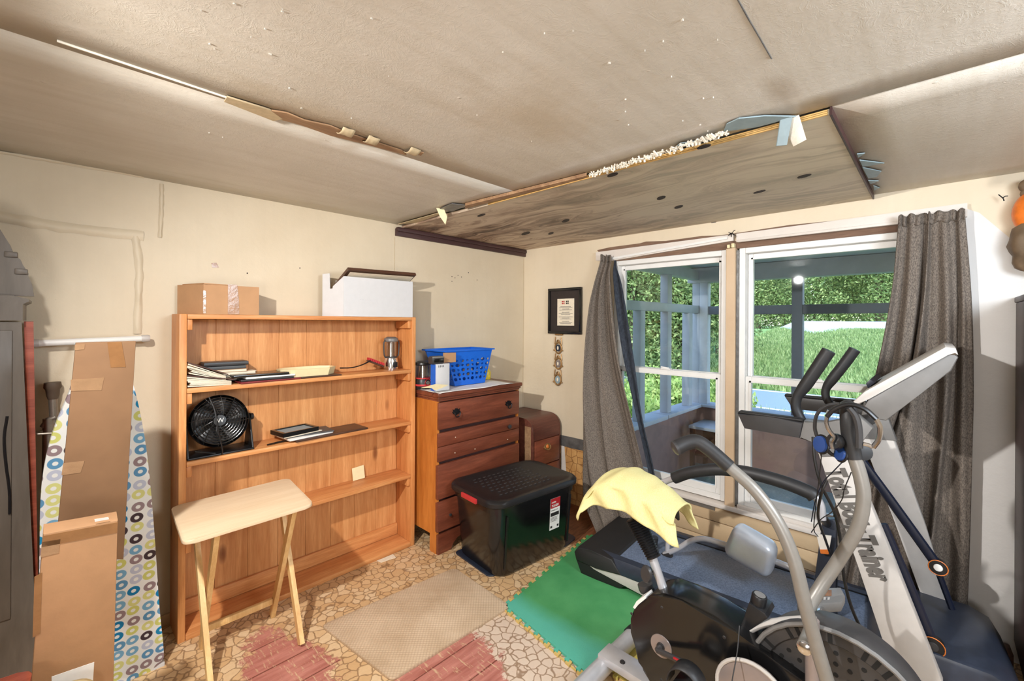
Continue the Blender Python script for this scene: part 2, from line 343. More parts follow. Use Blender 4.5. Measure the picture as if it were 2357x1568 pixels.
def glass():
    t = NT('window_glass'); g = t.n('ShaderNodeBsdfGlossy'); g.inputs['Roughness'].default_value = 0.02
    tr = t.n('ShaderNodeBsdfTransparent'); tr.inputs[0].default_value = (0.93, 0.96, 0.96, 1)
    fr = t.n('ShaderNodeFresnel'); fr.inputs[0].default_value = 1.42; mx = t.n('ShaderNodeMixShader')
    t.l(fr.outputs[0], mx.inputs[0]); t.l(tr.outputs[0], mx.inputs[1]); t.l(g.outputs[0], mx.inputs[2]); t.l(mx.outputs[0], t.o.inputs[0])
    return t.m
M['glass'] = glass()
def clearp():
    t = NT('smoky_clear_plastic'); g = t.n('ShaderNodeBsdfGlossy'); g.inputs['Roughness'].default_value = 0.1
    tr = t.n('ShaderNodeBsdfTransparent'); tr.inputs[0].default_value = (0.72, 0.72, 0.72, 1); mx = t.n('ShaderNodeMixShader'); mx.inputs[0].default_value = 0.25
    t.l(tr.outputs[0], mx.inputs[1]); t.l(g.outputs[0], mx.inputs[2]); t.l(mx.outputs[0], t.o.inputs[0]); return t.m
M['clear'] = clearp()
def leafmat(name, cs):
    t = NT(name); oi = t.n('ShaderNodeNewGeometry')
    f = t.noise(t.mapping((1, 1, 1)), 1.3, 3); g = t.n('ShaderNodeMath', operation='ADD')
    t.l(oi.outputs['Random Per Island'], g.inputs[0]); t.l(f, g.inputs[1])
    h = t.math('MULTIPLY', g.outputs[0], 0.5)
    col = t.ramp(h, [(0.2, rgb(cs[0])), (0.5, rgb(cs[1])), (0.8, rgb(cs[2]))])
    m = t.set(col, 0.6, 0, 0.2)
    tl = t.n('ShaderNodeBsdfTranslucent'); t.l(col, tl.inputs[0]); mx = t.n('ShaderNodeMixShader'); mx.inputs[0].default_value = 0.3
    t.l(t.p.outputs[0], mx.inputs[1]); t.l(tl.outputs[0], mx.inputs[2]); t.l(mx.outputs[0], t.o.inputs[0]); return m
M['leaf'] = leafmat('tree_leaves', [(84, 108, 70), (136, 162, 104), (188, 202, 140)])
M['bush'] = leafmat('bush_leaves', [(108, 140, 78), (158, 186, 106), (204, 218, 146)])
M['grassb'] = leafmat('grass_blades', [(112, 142, 88), (146, 172, 110), (186, 202, 146)])
M['ground'] = plain('grassy_ground', (120, 156, 88), 0.9, var=0.3, scale=3)

def rotz_(a): return Matrix.Rotation(math.radians(a), 3, 'Z')
# ------------------------------------------------------------------ mesh builder
def cat(pts, n=6, closed=False):
    P = [V(p) for p in pts]
    if len(P) < 3: return P
    res = []; N = len(P)
    for i in range(N if closed else N - 1):
        p1, p2 = P[i], P[(i + 1) % N]
        p0 = P[i - 1] if (i > 0 or closed) else p1 * 2 - p2
        p3 = P[(i + 2) % N] if (i + 2 < N or closed) else p2 * 2 - p1
        for k in range(n):
            t = k / n; t2 = t * t; t3 = t2 * t
            res.append(0.5 * ((2 * p1) + (p2 - p0) * t + (2 * p0 - 5 * p1 + 4 * p2 - p3) * t2 + (3 * p1 - p0 - 3 * p2 + p3) * t3))
    if not closed: res.append(P[-1])
    return res
def base_of(o):
    b = V((0, 0, 0))
    while o is not None: b += V(o.location); o = o.parent
    return b
class MB:
    def __init__(s): s.bm = bmesh.new()
    def face(s, pts): return s.bm.faces.new([s.bm.verts.new(p) for p in pts])
    def box(s, a, b, bev=0.0, seg=2, rot=None, piv=None):
        a = V(a); b = V(b); c = (a + b) / 2; d = b - a
        r = bmesh.ops.create_cube(s.bm, size=1.0)
        vs = r['verts']
        for v in vs: v.co = V((v.co.x * abs(d.x), v.co.y * abs(d.y), v.co.z * abs(d.z)))
        if bev:
            bev = min(bev, 0.45 * min(abs(d.x), abs(d.y), abs(d.z)))
            es = list({e for v in vs for e in v.link_edges})
            q = bmesh.ops.bevel(s.bm, geom=es, offset=bev, segments=seg, affect='EDGES', profile=0.5)
            vs = list({v for f in q['faces'] for v in f.verts} | {v for v in vs if v.is_valid})
            fs = {f for v in vs for f in v.link_faces}; vs = list({v for f in fs for v in f.verts})
        p = V(piv) if piv is not None else c
        for v in vs:
            v.co = v.co + c
            if rot is not None: v.co = rot @ (v.co - p) + p
        return s
    def hexa(s, b4, t4):
        vb = [s.bm.verts.new(p) for p in b4]; vt = [s.bm.verts.new(p) for p in t4]
        s.bm.faces.new(vb[::-1]); s.bm.faces.new(vt)
        for i in range(4):
            j = (i + 1) % 4; s.bm.faces.new((vb[i], vb[j], vt[j], vt[i]))
        return s
    def prism(s, pts, vec, bev=0.0):
        vec = V(vec); a = [s.bm.verts.new(p) for p in pts]; b = [s.bm.verts.new(V(p) + vec) for p in pts]
        fs = [s.bm.faces.new(a), s.bm.faces.new(b[::-1])]
        for i in range(len(a)):
            j = (i + 1) % len(a); fs.append(s.bm.faces.new((a[j], a[i], b[i], b[j])))
        if bev:
            es = [e for f in fs[:2] for e in f.edges]
            bmesh.ops.bevel(s.bm, geom=es, offset=bev, segments=2, affect='EDGES', profile=0.5)
        return s
    def tube(s, pts, r, n=10, sm=0, caps=True, flat=None):
        P = cat(pts, sm) if sm else [V(p) for p in pts]
        N = len(P); rr = r if isinstance(r, (list, tuple)) else None
        rad = lambda i: r if rr is None else (lambda x: rr[int(x)] + (rr[min(int(x) + 1, len(rr) - 1)] - rr[int(x)]) * (x - int(x)))(i / (N - 1) * (len(rr) - 1))
        rings_ = []; pu = None
        for i, p in enumerate(P):
            d = (P[min(i + 1, N - 1)] - P[max(i - 1, 0)]).normalized()
            if pu is None:
                u = d.cross(V((0, 0, 1)));
                if u.length < 1e-3: u = d.cross(V((1, 0, 0)))
            else: u = pu - d * pu.dot(d)
            u.normalize(); pu = u; v = d.cross(u); q = rad(i); k2 = flat or 1.0
            rings_.append([s.bm.verts.new(p + u * (math.cos(2 * math.pi * k / n) * q) + v * (math.sin(2 * math.pi * k / n) * q * k2)) for k in range(n)])
        for a, b in zip(rings_, rings_[1:]):
            for k in range(n): s.bm.faces.new((a[k], a[(k + 1) % n], b[(k + 1) % n], b[k]))
        if caps: s.bm.faces.new(rings_[0][::-1]); s.bm.faces.new(rings_[-1])
        return s
    def lathe(s, prof, org, axis=(0, 0, 1), n=20, squash=1.0):
        ax = V(axis).normalized(); u = ax.cross(V((0, 0, 1)))
        if u.length < 1e-3: u = V((1, 0, 0))
        u.normalize(); v = ax.cross(u); org = V(org); rs = []
        for r, h in prof:
            c = org + ax * h
            if r < 1e-6: rs.append([s.bm.verts.new(c)])
            else: rs.append([s.bm.verts.new(c + u * (r * math.cos(2 * math.pi * k / n)) + v * (r * squash * math.sin(2 * math.pi * k / n))) for k in range(n)])
        for a, b in zip(rs, rs[1:]):
            for k in range(n):
                j = (k + 1) % n
                if len(a) == 1 and len(b) == 1: continue
                if len(a) == 1: s.bm.faces.new((a[0], b[j], b[k]))
                elif len(b) == 1: s.bm.faces.new((a[k], a[j], b[0]))
                else: s.bm.faces.new((a[k], a[j], b[j], b[k]))
        return s
    def grid(s, nu, nv, fn, wrap=False):
        g = [[s.bm.verts.new(fn(i / (nu - 1), j / (nv - 1))) for j in range(nv)] for i in range(nu)]
        for i in range(nu - 1):
            for j in range(nv - 1): s.bm.faces.new((g[i][j], g[i + 1][j], g[i + 1][j + 1], g[i][j + 1]))
        return s
    def ball(s, c, r, nu=14, nv=8):
        r = (r, r, r) if not isinstance(r, (tuple, list)) else r; c = V(c)
        pr = [(math.sin(math.pi * j / nv), -math.cos(math.pi * j / nv)) for j in range(nv + 1)]
        rs = []
        for a, h in pr:
            if a < 1e-6: rs.append([s.bm.verts.new(c + V((0, 0, h * r[2])))])
            else: rs.append([s.bm.verts.new(c + V((a * r[0] * math.cos(2 * math.pi * k / nu), a * r[1] * math.sin(2 * math.pi * k / nu), h * r[2]))) for k in range(nu)])
        for a, b in zip(rs, rs[1:]):
            for k in range(nu):
                j = (k + 1) % nu
                if len(a) == 1: s.bm.faces.new((a[0], b[j], b[k]))
                elif len(b) == 1: s.bm.faces.new((a[k], a[j], b[0]))
                else: s.bm.faces.new((a[k], a[j], b[j], b[k]))
        return s
    def mesh(s, name, mat, off=V((0, 0, 0)), smooth=42, fixn=True):
        if fixn: bmesh.ops.recalc_face_normals(s.bm, faces=s.bm.faces[:])
        for v in s.bm.verts: v.co -= off
        me = bpy.data.meshes.new(name); s.bm.to_mesh(me); s.bm.free()
        me.materials.append(M[mat] if isinstance(mat, str) else mat)
        if smooth:
            me.polygons.foreach_set('use_smooth', [True] * len(me.polygons)); me.set_sharp_from_angle(angle=math.radians(smooth))
        return me
    def build(s, name, mat, parent=None, smooth=42, thick=0.0, sub=0, base=None, fixn=True):
        if parent is not None: off = base_of(parent)
        else:
            if base is None:
                lo = [min(v.co[i] for v in s.bm.verts) for i in range(3)]; hi = [max(v.co[i] for v in s.bm.verts) for i in range(3)]
                base = V(((lo[0] + hi[0]) / 2, (lo[1] + hi[1]) / 2, lo[2]))
            off = V(base)
        o = bpy.data.objects.new(name, s.mesh(name, mat, off, smooth, fixn)); COL.objects.link(o)
        if parent is not None: o.parent = parent
        else: o.location = off
        if sub:
            md = o.modifiers.new('sub', 'SUBSURF'); md.levels = sub; md.render_levels = sub
        if thick:
            md = o.modifiers.new('thick', 'SOLIDIFY'); md.thickness = thick; md.offset = 0
        return o
def tag(o, label, cat_, group=None):
    o['label'] = label; o['category'] = cat_
    if group: o['group'] = group
    return o
def thing(name, label, cat_, loc, group=None):
    o = bpy.data.objects.new(name, None); COL.objects.link(o); o.location = loc; o.empty_display_size = 0.05
    return tag(o, label, cat_, group)
def struct(o): o['kind'] = 'structure'; return o
def stuff(o): o['kind'] = 'stuff'; return o
def lbl(o, t): o['label'] = t; return o
def B(a, b, bev=0.0, seg=2): return MB().box(a, b, bev, seg)
def text_mesh(name, body, size, mat, parent, org, xdir, ydir, shear=0.0, xs=1.0, ext=0.0006, align='LEFT', bold=0.0):
    cu = bpy.data.curves.new(name, 'FONT'); cu.body = body; cu.size = size; cu.shear = shear; cu.extrude = 0; cu.align_x = align; cu.offset = bold; cu.resolution_u = 3
    ob = bpy.data.objects.new(name, cu); COL.objects.link(ob)
    dg = bpy.context.evaluated_depsgraph_get(); me = bpy.data.meshes.new_from_object(ob.evaluated_get(dg))
    COL.objects.unlink(ob); bpy.data.objects.remove(ob)
    X = V(xdir).normalized(); Y = V(ydir).normalized(); N = X.cross(Y); off = base_of(parent)
    for v in me.vertices: v.co = V(org) + X * (v.co.x * xs) + Y * v.co.y + N * ext - off
    me.materials.clear(); me.materials.append(M[mat]); me.name = name
    o = bpy.data.objects.new(name, me); COL.objects.link(o); o.parent = parent
    return o
H = 2.18

# ================================================================== the room
struct(B((-4.6, -4.0, -0.06), (0.0, 0.0, 0)).build('floor', 'floor', base=(0, 0, 0)))
struct(B((-4.6, 0, -0.06), (0.12, 0.12, 2.3)).build('wall_left', 'wall', base=(0, 0, 0)))
struct(B((-4.72, -4.0, -0.06), (-4.6, 0.12, 2.3)).build('wall_back', 'wall', base=(0, 0, 0)))
struct(B((-4.6, -4.12, -0.06), (0.12, -4.0, 2.3)).build('wall_near', 'wall', base=(0, 0, 0)))
WY0, WY1, WZ0, WZ1 = -0.935, -2.68, 0.345, 1.985     # window opening
wr = MB()
wr.box((0, WY0, -0.06), (0.12, 0.0, 2.3)); wr.box((0, WY1, WZ1), (0.12, WY0, 2.3)); wr.box((0, -4.0, -0.06), (0.12, WY1, 2.3)); wr.box((0, WY1, -0.06), (0.12, WY0, WZ0))
wall_r = struct(wr.build('wall_right', 'wall_r', base=(0, 0, 0)))
# painted white board right of the window, wallpaper and sooty strip low down near the corner
lbl(MB().prism([(-0.006, y, z) for y, z in ((-2.60, -0.02), (-4.0, -0.02), (-4.0, 1.7), (-3.02, 1.80), (-2.86, 2.02), (-2.78, 2.07), (-2.60, 2.06))], (0.006, 0, 0)).build('painted_board', 'white_panel', wall_r), 'board painted dull white')
lbl(B((-0.004, -0.93, 0.0), (0.0, -0.02, 0.47)).build('wallpaper', 'brickpaper', wall_r), 'wallpaper with brown stone print')
def wavy_strip(y0, y1, z0, z1, x, amp, n=24):
    g = MB(); g.grid(n, 4, lambda u, v: V((x - 0.004 * math.sin(v * 3.1) - amp * abs(mnoise.noise((u * 9, v * 3, 1))), y0 + (y1 - y0) * u, z0 + (z1 - z0) * v + 0.006 * mnoise.noise((u * 6, v, 5)))))
    return g
lbl(wavy_strip(-0.93, -0.03, 0.46, 0.55, -0.004, 0.012).build('sooty_strip', 'soot', wall_r), 'crinkled grey strip')
lbl(MB().prism([(-0.005, -0.44, 0.5), (-0.005, -0.47, 0.5), (-0.005, -0.50, 0.2), (-0.005, -0.44, 0.2)], (0.004, 0, 0)).build('torn_paper', 'trimwhite', wall_r), 'torn pale strip of paper')
# tan boards under the window
zs = [0.0, 0.11, 0.222, 0.335]
for i in range(3):
    B((-0.022, -2.62, zs[i] + 0.0025), (0.0, -0.93, zs[i + 1] - 0.0025), 0.004).build('siding_board', 'siding', wall_r)
# peeled line of bare timber above the header board
pts = [(-0.784, 2.075), (-0.9, 2.085), (-1.15, 2.085), (-1.2, 2.092), (-1.35, 2.078), (-1.6, 2.08), (-1.72, 2.068), (-2.1, 2.078), (-2.35, 2.068), (-2.45, 2.066), (-2.45, 2.064), (-2.0, 2.066), (-1.4, 2.064), (-0.8, 2.058)]
lbl(MB().prism([(-0.004, y, z) for y, z in pts], (0.004, 0, 0)).build('bare_strip', 'baretimber', wall_r), 'bare brown strip where paint came off')
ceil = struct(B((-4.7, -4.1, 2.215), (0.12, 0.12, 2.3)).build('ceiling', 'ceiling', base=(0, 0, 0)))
def cpanel(a, b, sag=0.0):
    g = MB(); nx = max(2, int((b[0] - a[0]) / 0.12)); ny = max(2, int((b[1] - a[1]) / 0.12))
    g.grid(nx, ny, lambda u, v: V((a[0] + (b[0] - a[0]) * u, a[1] + (b[1] - a[1]) * v, H - sag * math.sin(math.pi * u) * math.sin(math.pi * v) + 0.005 * math.sin(math.pi * u) * math.sin(math.pi * v) * mnoise.noise((u * 4 + a[0], v * 4 + a[1], 2)))))
    o = g.build('ceiling_panel', 'ceiling', ceil, fixn=False)
    md = o.modifiers.new('thick', 'SOLIDIFY'); md.thickness = 0.03; md.offset = 1
    return o
YA, YB, XS = -1.142, -2.415, -1.292
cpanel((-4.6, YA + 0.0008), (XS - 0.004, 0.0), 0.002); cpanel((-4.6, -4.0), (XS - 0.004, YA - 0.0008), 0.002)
lbl(MB().tube([F(1690, -16, H - .001), F(1700, 2, H - .001), F(1722, 42, H - .001), F(1748, 86, H - .001), F(1776, 135, H - .001)], .0018, 6).build('hairline_crack', 'soot', ceil), 'hairline crack')
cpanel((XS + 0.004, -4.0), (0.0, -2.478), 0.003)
# the plywood patch (lower than the painted ceiling) with its plies, knots and plaster crumbs
ply = lbl(B((XS + 0.008, -2.474, 2.160), (-0.002, -0.004, 2.178)).build('plywood_sheet', 'plywood', ceil), 'weathered bare plywood sheet')
for i, zz in enumerate((2.162, 2.168, 2.174)):
    B((XS + 0.003, -2.47, zz - 0.0022), (XS + 0.009, -0.9, zz + 0.0022)).build('ply_layer', 'ply_edge', ply)
B((-1.29, -2.482, 2.156), (-0.002, -2.476, 2.182)).build('ply_end', 'dark_wood', ply)
for (px, py, a, b_) in ((1108, 495, 12, 3), (1302, 508, 11, 4), (1210, 537, 13, 4), (1268, 537, 8, 3), (1522, 455, 13, 5), (1562, 476, 13, 4), (1748, 441, 18, 3), (1851, 405, 21, 4), (1640, 514, 12, 3), (1410, 402, 16, 5), (1620, 337, 21, 5)):
    a *= .8; b_ *= .75; c = F(px, py, 2.16); e = F(px + a, py - a * 0.25, 2.16) - c; f = F(px, py + b_, 2.16) - c
    MB().prism([c + e * math.cos(t) + f * math.sin(t) for t in [k * math.pi / 5 for k in range(10)]], (0, 0, -0.0025)).build('knot_plug', 'knot', ply)
cr = MB()
for k in range(240):
    t = R.random(); px = 1355 + 320 * t; py = 404 - 100 * t + R.uniform(-2.5, 2); c = F(px, py, 2.158); s_ = R.uniform(0.002, 0.0065)
    cr.box(c + V((-s_ * .5, -s_ * 2.2, -s_ * 0.4)), c + V((s_ * .5, s_ * 2.2, s_ * 0.4)), rot=Matrix.Rotation(R.uniform(0, 3), 3, V((R.random(), R.random(), R.random())).normalized()))
stuff(lbl(cr.build('plaster_crumbs', 'plaster', ply), 'white crumbling plaster along the sheet edge'))
lz = lambda p, d: V((p.x, p.y, 2.172 + d))
lq = [F(1070, 478, 2.17), F(1350, 407, 2.17), F(1350, 401, 2.17), F(1070, 471, 2.17)]
lath = lbl(MB().hexa([lz(p, -.009) for p in lq], [lz(p, .006) for p in lq]).build('wood_strip', 'barewood', ceil), 'bare brown edging strip')
def shard(pts, z, mat, lab, parent=ceil, t=0.004, nm='torn_flap'):
    return lbl(MB().prism([F(px, py, z) for px, py in pts], (0, 0, -t)).build(nm, mat, parent), lab)
shard([(915, 516), (1015, 488), (1020, 490), (960, 512)], 2.174, 'tapestrip', 'frayed tan strip beside dark molding')
shard([(1665, 300), (1672, 283), (1700, 270), (1760, 264), (1835, 265), (1800, 274), (1740, 290)], 2.176, 'bluepaint', 'old blue paint showing through')
shard([(1550, 340), (1565, 328), (1605, 322), (1650, 305), (1640, 318)], 2.176, 'bluepaint', 'small blue patch of old paint')
for q in ([(1972, 352), (1990, 350), (1975, 360)], [(1978, 366), (2035, 373), (1985, 381)], [(1985, 383), (2028, 392), (2018, 404), (1998, 408)], [(1998, 413), (2022, 414), (2003, 421)], [(2010, 425), (2024, 430), (2012, 436)]):
    shard(q, 2.176, 'bluepaint', 'blue fringe where paint peeled', nm='peeled_fringe')
shard([(1012, 480), (1040, 468), (1075, 472), (1040, 486)], 2.174, 'soot', 'dark gap edge', nm='dark_gap')
# hanging paint flaps
f0 = F(1018, 480, 2.175); lbl(MB().prism([f0 + V((-.03, .02, 0)), f0 + V((0.01, 0, 0)), f0 + V((0.02, -.02, -.05)), f0 + V((0.015, -.01, -.095)), f0 + V((-.01, .01, -.05))], (0.003, 0.002, 0)).build('paint_flap', 'cream', ceil), 'curled cream paint flap')
f0 = F(1822, 268, 2.175); lbl(MB().prism([f0 + V((-.0, .03, 0)), f0 + V((0.0, -.02, 0)), f0 + V((0.03, -.035, -.075)), f0 + V((0.035, .0, -.085))], (0.003, 0.003, 0)).build('paint_flap', 'plaster', ceil), 'curled white paint flap')
f0 = F(1806, 270, 2.175); lbl(MB().prism([f0 + V((-.0, .012, 0)), f0 + V((0.0, -.022, 0)), f0 + V((0.03, -.0, -.08)), f0 + V((0.03, .03, -.075))], (0.003, 0.003, 0)).build('paint_flap', 'bluepaint', ceil), 'grey underside of a paint flap')
# seam tape torn off along the left joint
shard([(515, 232), (522, 221), (620, 251), (650, 272), (628, 276)], 2.177, 'tapestrip', 'strip of ribbed seam tape', t=0.005, nm='seam_tape')
shard([(612, 251), (660, 258), (700, 275), (760, 288), (800, 305), (925, 345), (935, 355), (860, 335), (760, 310), (690, 285), (640, 272)], 2.178, 'barewood', 'bare wood under the torn seam', t=0.005, nm='bare_joint')
for cx_, cy_, s2 in ((795, 303, 9), (853, 322, 9), (948, 347, 10)):
    c = F(cx_, cy_, 2.176)
    g = MB(); g.grid(6, 5, lambda u, v: c + V(((u - .5) * .045, (v - .5) * .06, -0.014 * math.sin(math.pi * v) + .004 * mnoise.noise((u * 3, v * 3, cx_)))))
    lbl(g.build('tape_curl', 'tapestrip', ceil, thick=0.002), 'loose curl of seam tape')
shard([(952, 345), (975, 350), (968, 357), (952, 352)], 2.176, 'barewood', 'splinter of bare wood', nm='splinter')
# bright bead along the left part of the joint
lbl(MB().tube([F(x, 95 + (x - 130) * 0.333, 2.178) for x in range(130, 620, 70)], 0.0035, 6).build('seam_bead', 'plaster', ceil), 'pale bead along the joint')
fk = MB()
for k in range(38):
    px, py = R.uniform(350, 1700), R.uniform(10, 330)
    c = F(px, py, H - .0025)
    if c.x > XS - .03 or c.y > -.02: continue
    q = R.uniform(.0008, .0024); fk.box(c - V((q * R.uniform(.6, 2.2), q, .002)), c + V((q, q, .003)), rot=rotz_(R.uniform(0, 180)))
lbl(stuff(fk.build('paint_flecks', 'ceiling', ceil)), 'small flecks of loose paint')
# dark molding at the top of the left wall
t1 = MB(); t1.box((-1.338, -0.022, 2.098), (-0.001, 0.0, 2.150), 0.003); t1.box((-1.335, -0.034, 2.128), (-0.001, 0.0, 2.158), 0.006)
struct(t1.build('trim_1', 'dark_wood'))
struct(B((-4.6, -0.012, 0.0), (0, 0.0, 0.055), 0.003).build('baseboard_left', 'siding'))
# raised lines of old wallpaper tape on the left wall
def wall_tape(pts, wd, name='taped_seam'):
    g = MB(); P = [Lw(px, py, 0) for px, py in pts]
    C = cat(P, 8); n = len(C)
    g.grid(n, 6, lambda u, v: C[int(round(u * (n - 1)))] + (V((0, 0, 1)) if abs(P[-1].x - P[0].x) > abs(P[-1].z - P[0].z) else V((1, 0, 0))) * ((v - .5) * wd * (1 + .35 * mnoise.noise((u * 11, v, wd * 90)))) + V((0, -0.0015 - 0.011 * math.sin(math.pi * v) * (0.6 + 0.9 * abs(mnoise.noise((u * 22, v * 2, wd * 50)))), 0)))
    return g
wl = bpy.data.objects['wall_left']
lbl(wall_tape([(-120, 478), (40, 508), (170, 528), (330, 545)], 0.045).build('taped_seam', 'wall', wl), 'wrinkled level seam of tape')
lbl(wall_tape([(312, 545), (320, 620), (318, 700), (316, 770)], 0.03).build('taped_seam', 'wall', wl), 'wrinkled upright seam of tape')
lbl(wall_tape([(372, 425), (371, 480), (368, 548)], 0.018).build('taped_seam', 'wall', wl), 'short upright seam of tape')
lbl(wall_tape([(-40, 345), (120, 372), (330, 408)], 0.016).build('taped_seam', 'wall', wl), 'tape along the top of the wall')
lbl(MB().prism([Lw(x, y, 0) for x, y in ((486, 607), (498, 606), (504, 617), (488, 617))], (0, -0.002, 0)).build('tape_scrap', 'tape', wl), 'brown scrap of tape on the wall')

for px, py in ((1040, 637), (1047, 640), (1054, 634), (1062, 638), (1098, 645), (1040, 648), (1078, 628), (569, 630), (690, 618)):
    p = Lw(px, py, 0); MB().prism([p + V((.004 * math.cos(k), 0, .004 * math.sin(k))) for k in range(6)], (0, -.0012, 0)).build('nail_hole', 'knot', wl)
for px, z0_, z1_ in ((908, 1.58, 2.09), (1205, .6, 2.08)): B((Lw(px, 600).x - .0012, -.0014, z0_), (Lw(px, 600).x + .0012, 0, z1_)).build('panel_joint', 'tapestrip', wl)

# ------------------------------------------------------------------ windows
def window(nm, y0, y1):
    f = MB(); z0, z1 = 0.36, 1.972; ft = 0.035
    for a, b in (((0.0, y1, z0), (0.10, y1 + ft, z1)), ((0.0, y0 - ft, z0), (0.10, y0, z1)), ((0.0, y1 + ft, z0), (0.10, y0 - ft, z0 + ft)), ((0.0, y1 + ft, z1 - ft), (0.10, y0 - ft, z1))): f.box(a, b, 0.002, 1)
    o = struct(f.build(nm, 'winwhite', base=(0.05, (y0 + y1) / 2, z0)))
    zm = 1.16
    def sash(x, za, zb, st, rb, rt):
        g = MB(); a, b = y1 + ft, y0 - ft
        g.box((x, a, za), (x + .03, a + st, zb), 0.002, 1); g.box((x, b - st, za), (x + .03, b, zb), 0.002, 1)
        g.box((x, a + st, za), (x + .03, b - st, za + rb), 0.002, 1); g.box((x, a + st, zb - rt), (x + .03, b - st, zb), 0.002, 1)
        # stepped inner bead
        e = 0.010
        for p, q in (((x - .006, a + st - e, za + rb - e), (x, a + st, zb - rt + e)), ((x - .006, b - st, za + rb - e), (x, b - st + e, zb - rt + e)), ((x - .006, a + st - e, zb - rt), (x, b - st + e, zb - rt + e))): g.box(p, q)
        s2 = g.build('sash', 'winwhite', o)
        B((x + .013, a + st, za + rb), (x + .017, b - st, zb - rt)).build('pane', 'glass', s2, smooth=0)
        return s2
    sash(0.052, zm - 0.02, z1 - ft, 0.030, 0.035, 0.035)
    lo = sash(0.012, z0 + ft, zm + 0.012, 0.034, 0.045, 0.036)
    ym = (y0 + y1) / 2
    lk = MB(); lk.box((0.004, ym - .035, zm + .012), (0.04, ym + .035, zm + .022), 0.003); lk.tube([(0.02, ym - .02, zm + .022), (0.0, ym + .03, zm + .03)], 0.006, 8)
    lk.build('latch', 'winwhite', lo)
    return o
window('window_1', -0.937, -1.757); window('window_2', -1.828, -2.648)
mu = MB(); mu.box((-0.028, -1.813, 0.345), (0.10, -1.757, 1.975), 0.003, 1)
struct(mu.build('trim_2', 'mullion'))
g = MB(); g.box((-0.008, -1.829, 0.36), (0.1, -1.8135, 1.96)); struct(g.build('trim_3', 'soot'))
# sill rail and stool
g = MB(); g.box((-0.045, -2.66, 0.325), (0.10, -0.93, 0.352), 0.004); g.box((-0.026, -2.66, 0.352), (0.0, -1.829, 0.372), 0.003)
struct(g.build('trim_4', 'trimwhite'))
g = MB(); g.box((-0.03, -1.70, 0.297), (-0.0, -1.02, 0.322)); struct(g.build('trim_5', 'dull'))
# header: flat white board, drooping left fascia and right fascia with a dark gap below
g = MB(); g.prism([(-0.03, -0.79, 2.055), (-0.03, -1.80, 2.06), (-0.03, -1.80, 2.02), (-0.03, -1.35, 1.998), (-0.03, -0.93, 1.975), (-0.03, -0.79, 1.99)], (0.03, 0, 0)); struct(g.build('trim_6', 'trimwhite'))
g = MB(); g.prism([(-0.042, -0.92, 1.996), (-0.042, -1.77, 2.048), (-0.042, -1.77, 2.033), (-0.042, -0.92, 1.980)], (0.014, 0, 0)); struct(g.build('trim_7', 'winwhite'))
g = MB(); g.prism([(-0.034, -1.82, 2.06), (-0.034, -2.82, 2.068), (-0.034, -2.82, 2.005), (-0.034, -1.82, 2.008)], (0.034, 0, 0)); g.box((-0.042, -2.8, 2.005), (-0.03, -1.83, 2.02), 0.002); struct(g.build('trim_8', 'trimwhite'))
g = MB(); g.box((-0.004, -2.66, 1.972), (0.02, -0.94, 2.02)); struct(g.build('trim_9', 'baretimber'))
g = MB(); g.box((-0.036, -1.808, 1.976), (0.0, -1.79, 2.004), 0.003); g.box((-0.036, -1.782, 1.976), (0.0, -1.765, 1.998), 0.003); struct(g.build('trim_10', 'cream'))
def snag(c, n, s2, nm):
    g = MB()
    for k in range(n):
        p = V(c); q = p + V((-R.uniform(0, .02), R.uniform(-s2, s2), R.uniform(-s2, s2)))
        g.tube([p, (p + q) / 2 + V((-.006, 0, R.uniform(-.006, .006))), q], 0.0022, 6)
    return g.build(nm, 'iron', wall_r)
snag((-0.045, -1.80, 2.065), 9, 0.028, 'bent_nails'); snag((-0.04, -3.06, 2.06), 12, 0.03, 'bent_nails'); snag((-0.03, -2.93, 2.07), 3, 0.02, 'bent_nails')

# ================================================================== porch and yard
porch = thing('screened_porch', 'pale painted screened porch outside the two windows', 'porch', (1.2, -2.0, -0.1))
B((0.12, -4.2, -0.16), (2.2, -0.68, -0.1)).build('porch_floor', 'porchfloor', porch)
B((0.12, -4.2, 2.13), (2.35, -0.6, 2.16)).build('porch_ceiling', 'porchceil', porch)
lbl(B((2.14, -4.2, -0.1), (2.18, -0.72, 0.57)).build('half_wall', 'porchwall', porch), 'far low plywood wall')
lbl(B((0.12, -0.74, -0.1), (2.16, -0.70, 0.56)).build('half_wall', 'porchwall', porch), 'side low plywood wall')
B((2.02, -4.2, 0.57), (2.24, -0.66, 0.60), 0.004).build('rail_cap', 'porchpaint', porch); 
B((0.12, -0.84, 0.56), (1.18, -0.64, 0.60), 0.004).build('rail_cap', 'porchpaint', porch); B((1.19, -0.84, 0.565), (2.03, -0.64, 0.60), 0.004).build('rail_cap', 'porchpaint', porch)
for x in (0.30, 0.75, 1.31, 1.84, 2.12): B((x - .045, -0.79, 0.60), (x + .045, -0.71, 1.615), 0.004).build('post', 'porchpaint', porch)
for x in (1.31, 2.12): B((x - .05, -0.79, 1.70), (x + .05, -0.71, 2.0), 0.004).build('post', 'porchpaint', porch)
B((0.12, -0.79, 1.615), (2.16, -0.72, 1.70), 0.004).build('rail', 'porchpaint', porch); B((0.12, -0.79, 1.99), (2.2, -0.70, 2.1), 0.004).build('beam', 'porchpaint', porch)
for y in (-0.84, -1.735, -2.9): B((2.06, y - .045, 0.60), (2.15, y + .045, 1.97), 0.004).build('post', 'porchdk' if y < -1 else 'porchpaint', porch)
B((2.08, -4.2, 1.60), (2.15, -0.72, 1.69), 0.004).build('rail', 'porchdk', porch); B((2.05, -4.2, 1.96), (2.2, -0.66, 2.125), 0.004).build('beam', 'porchpaint', porch)
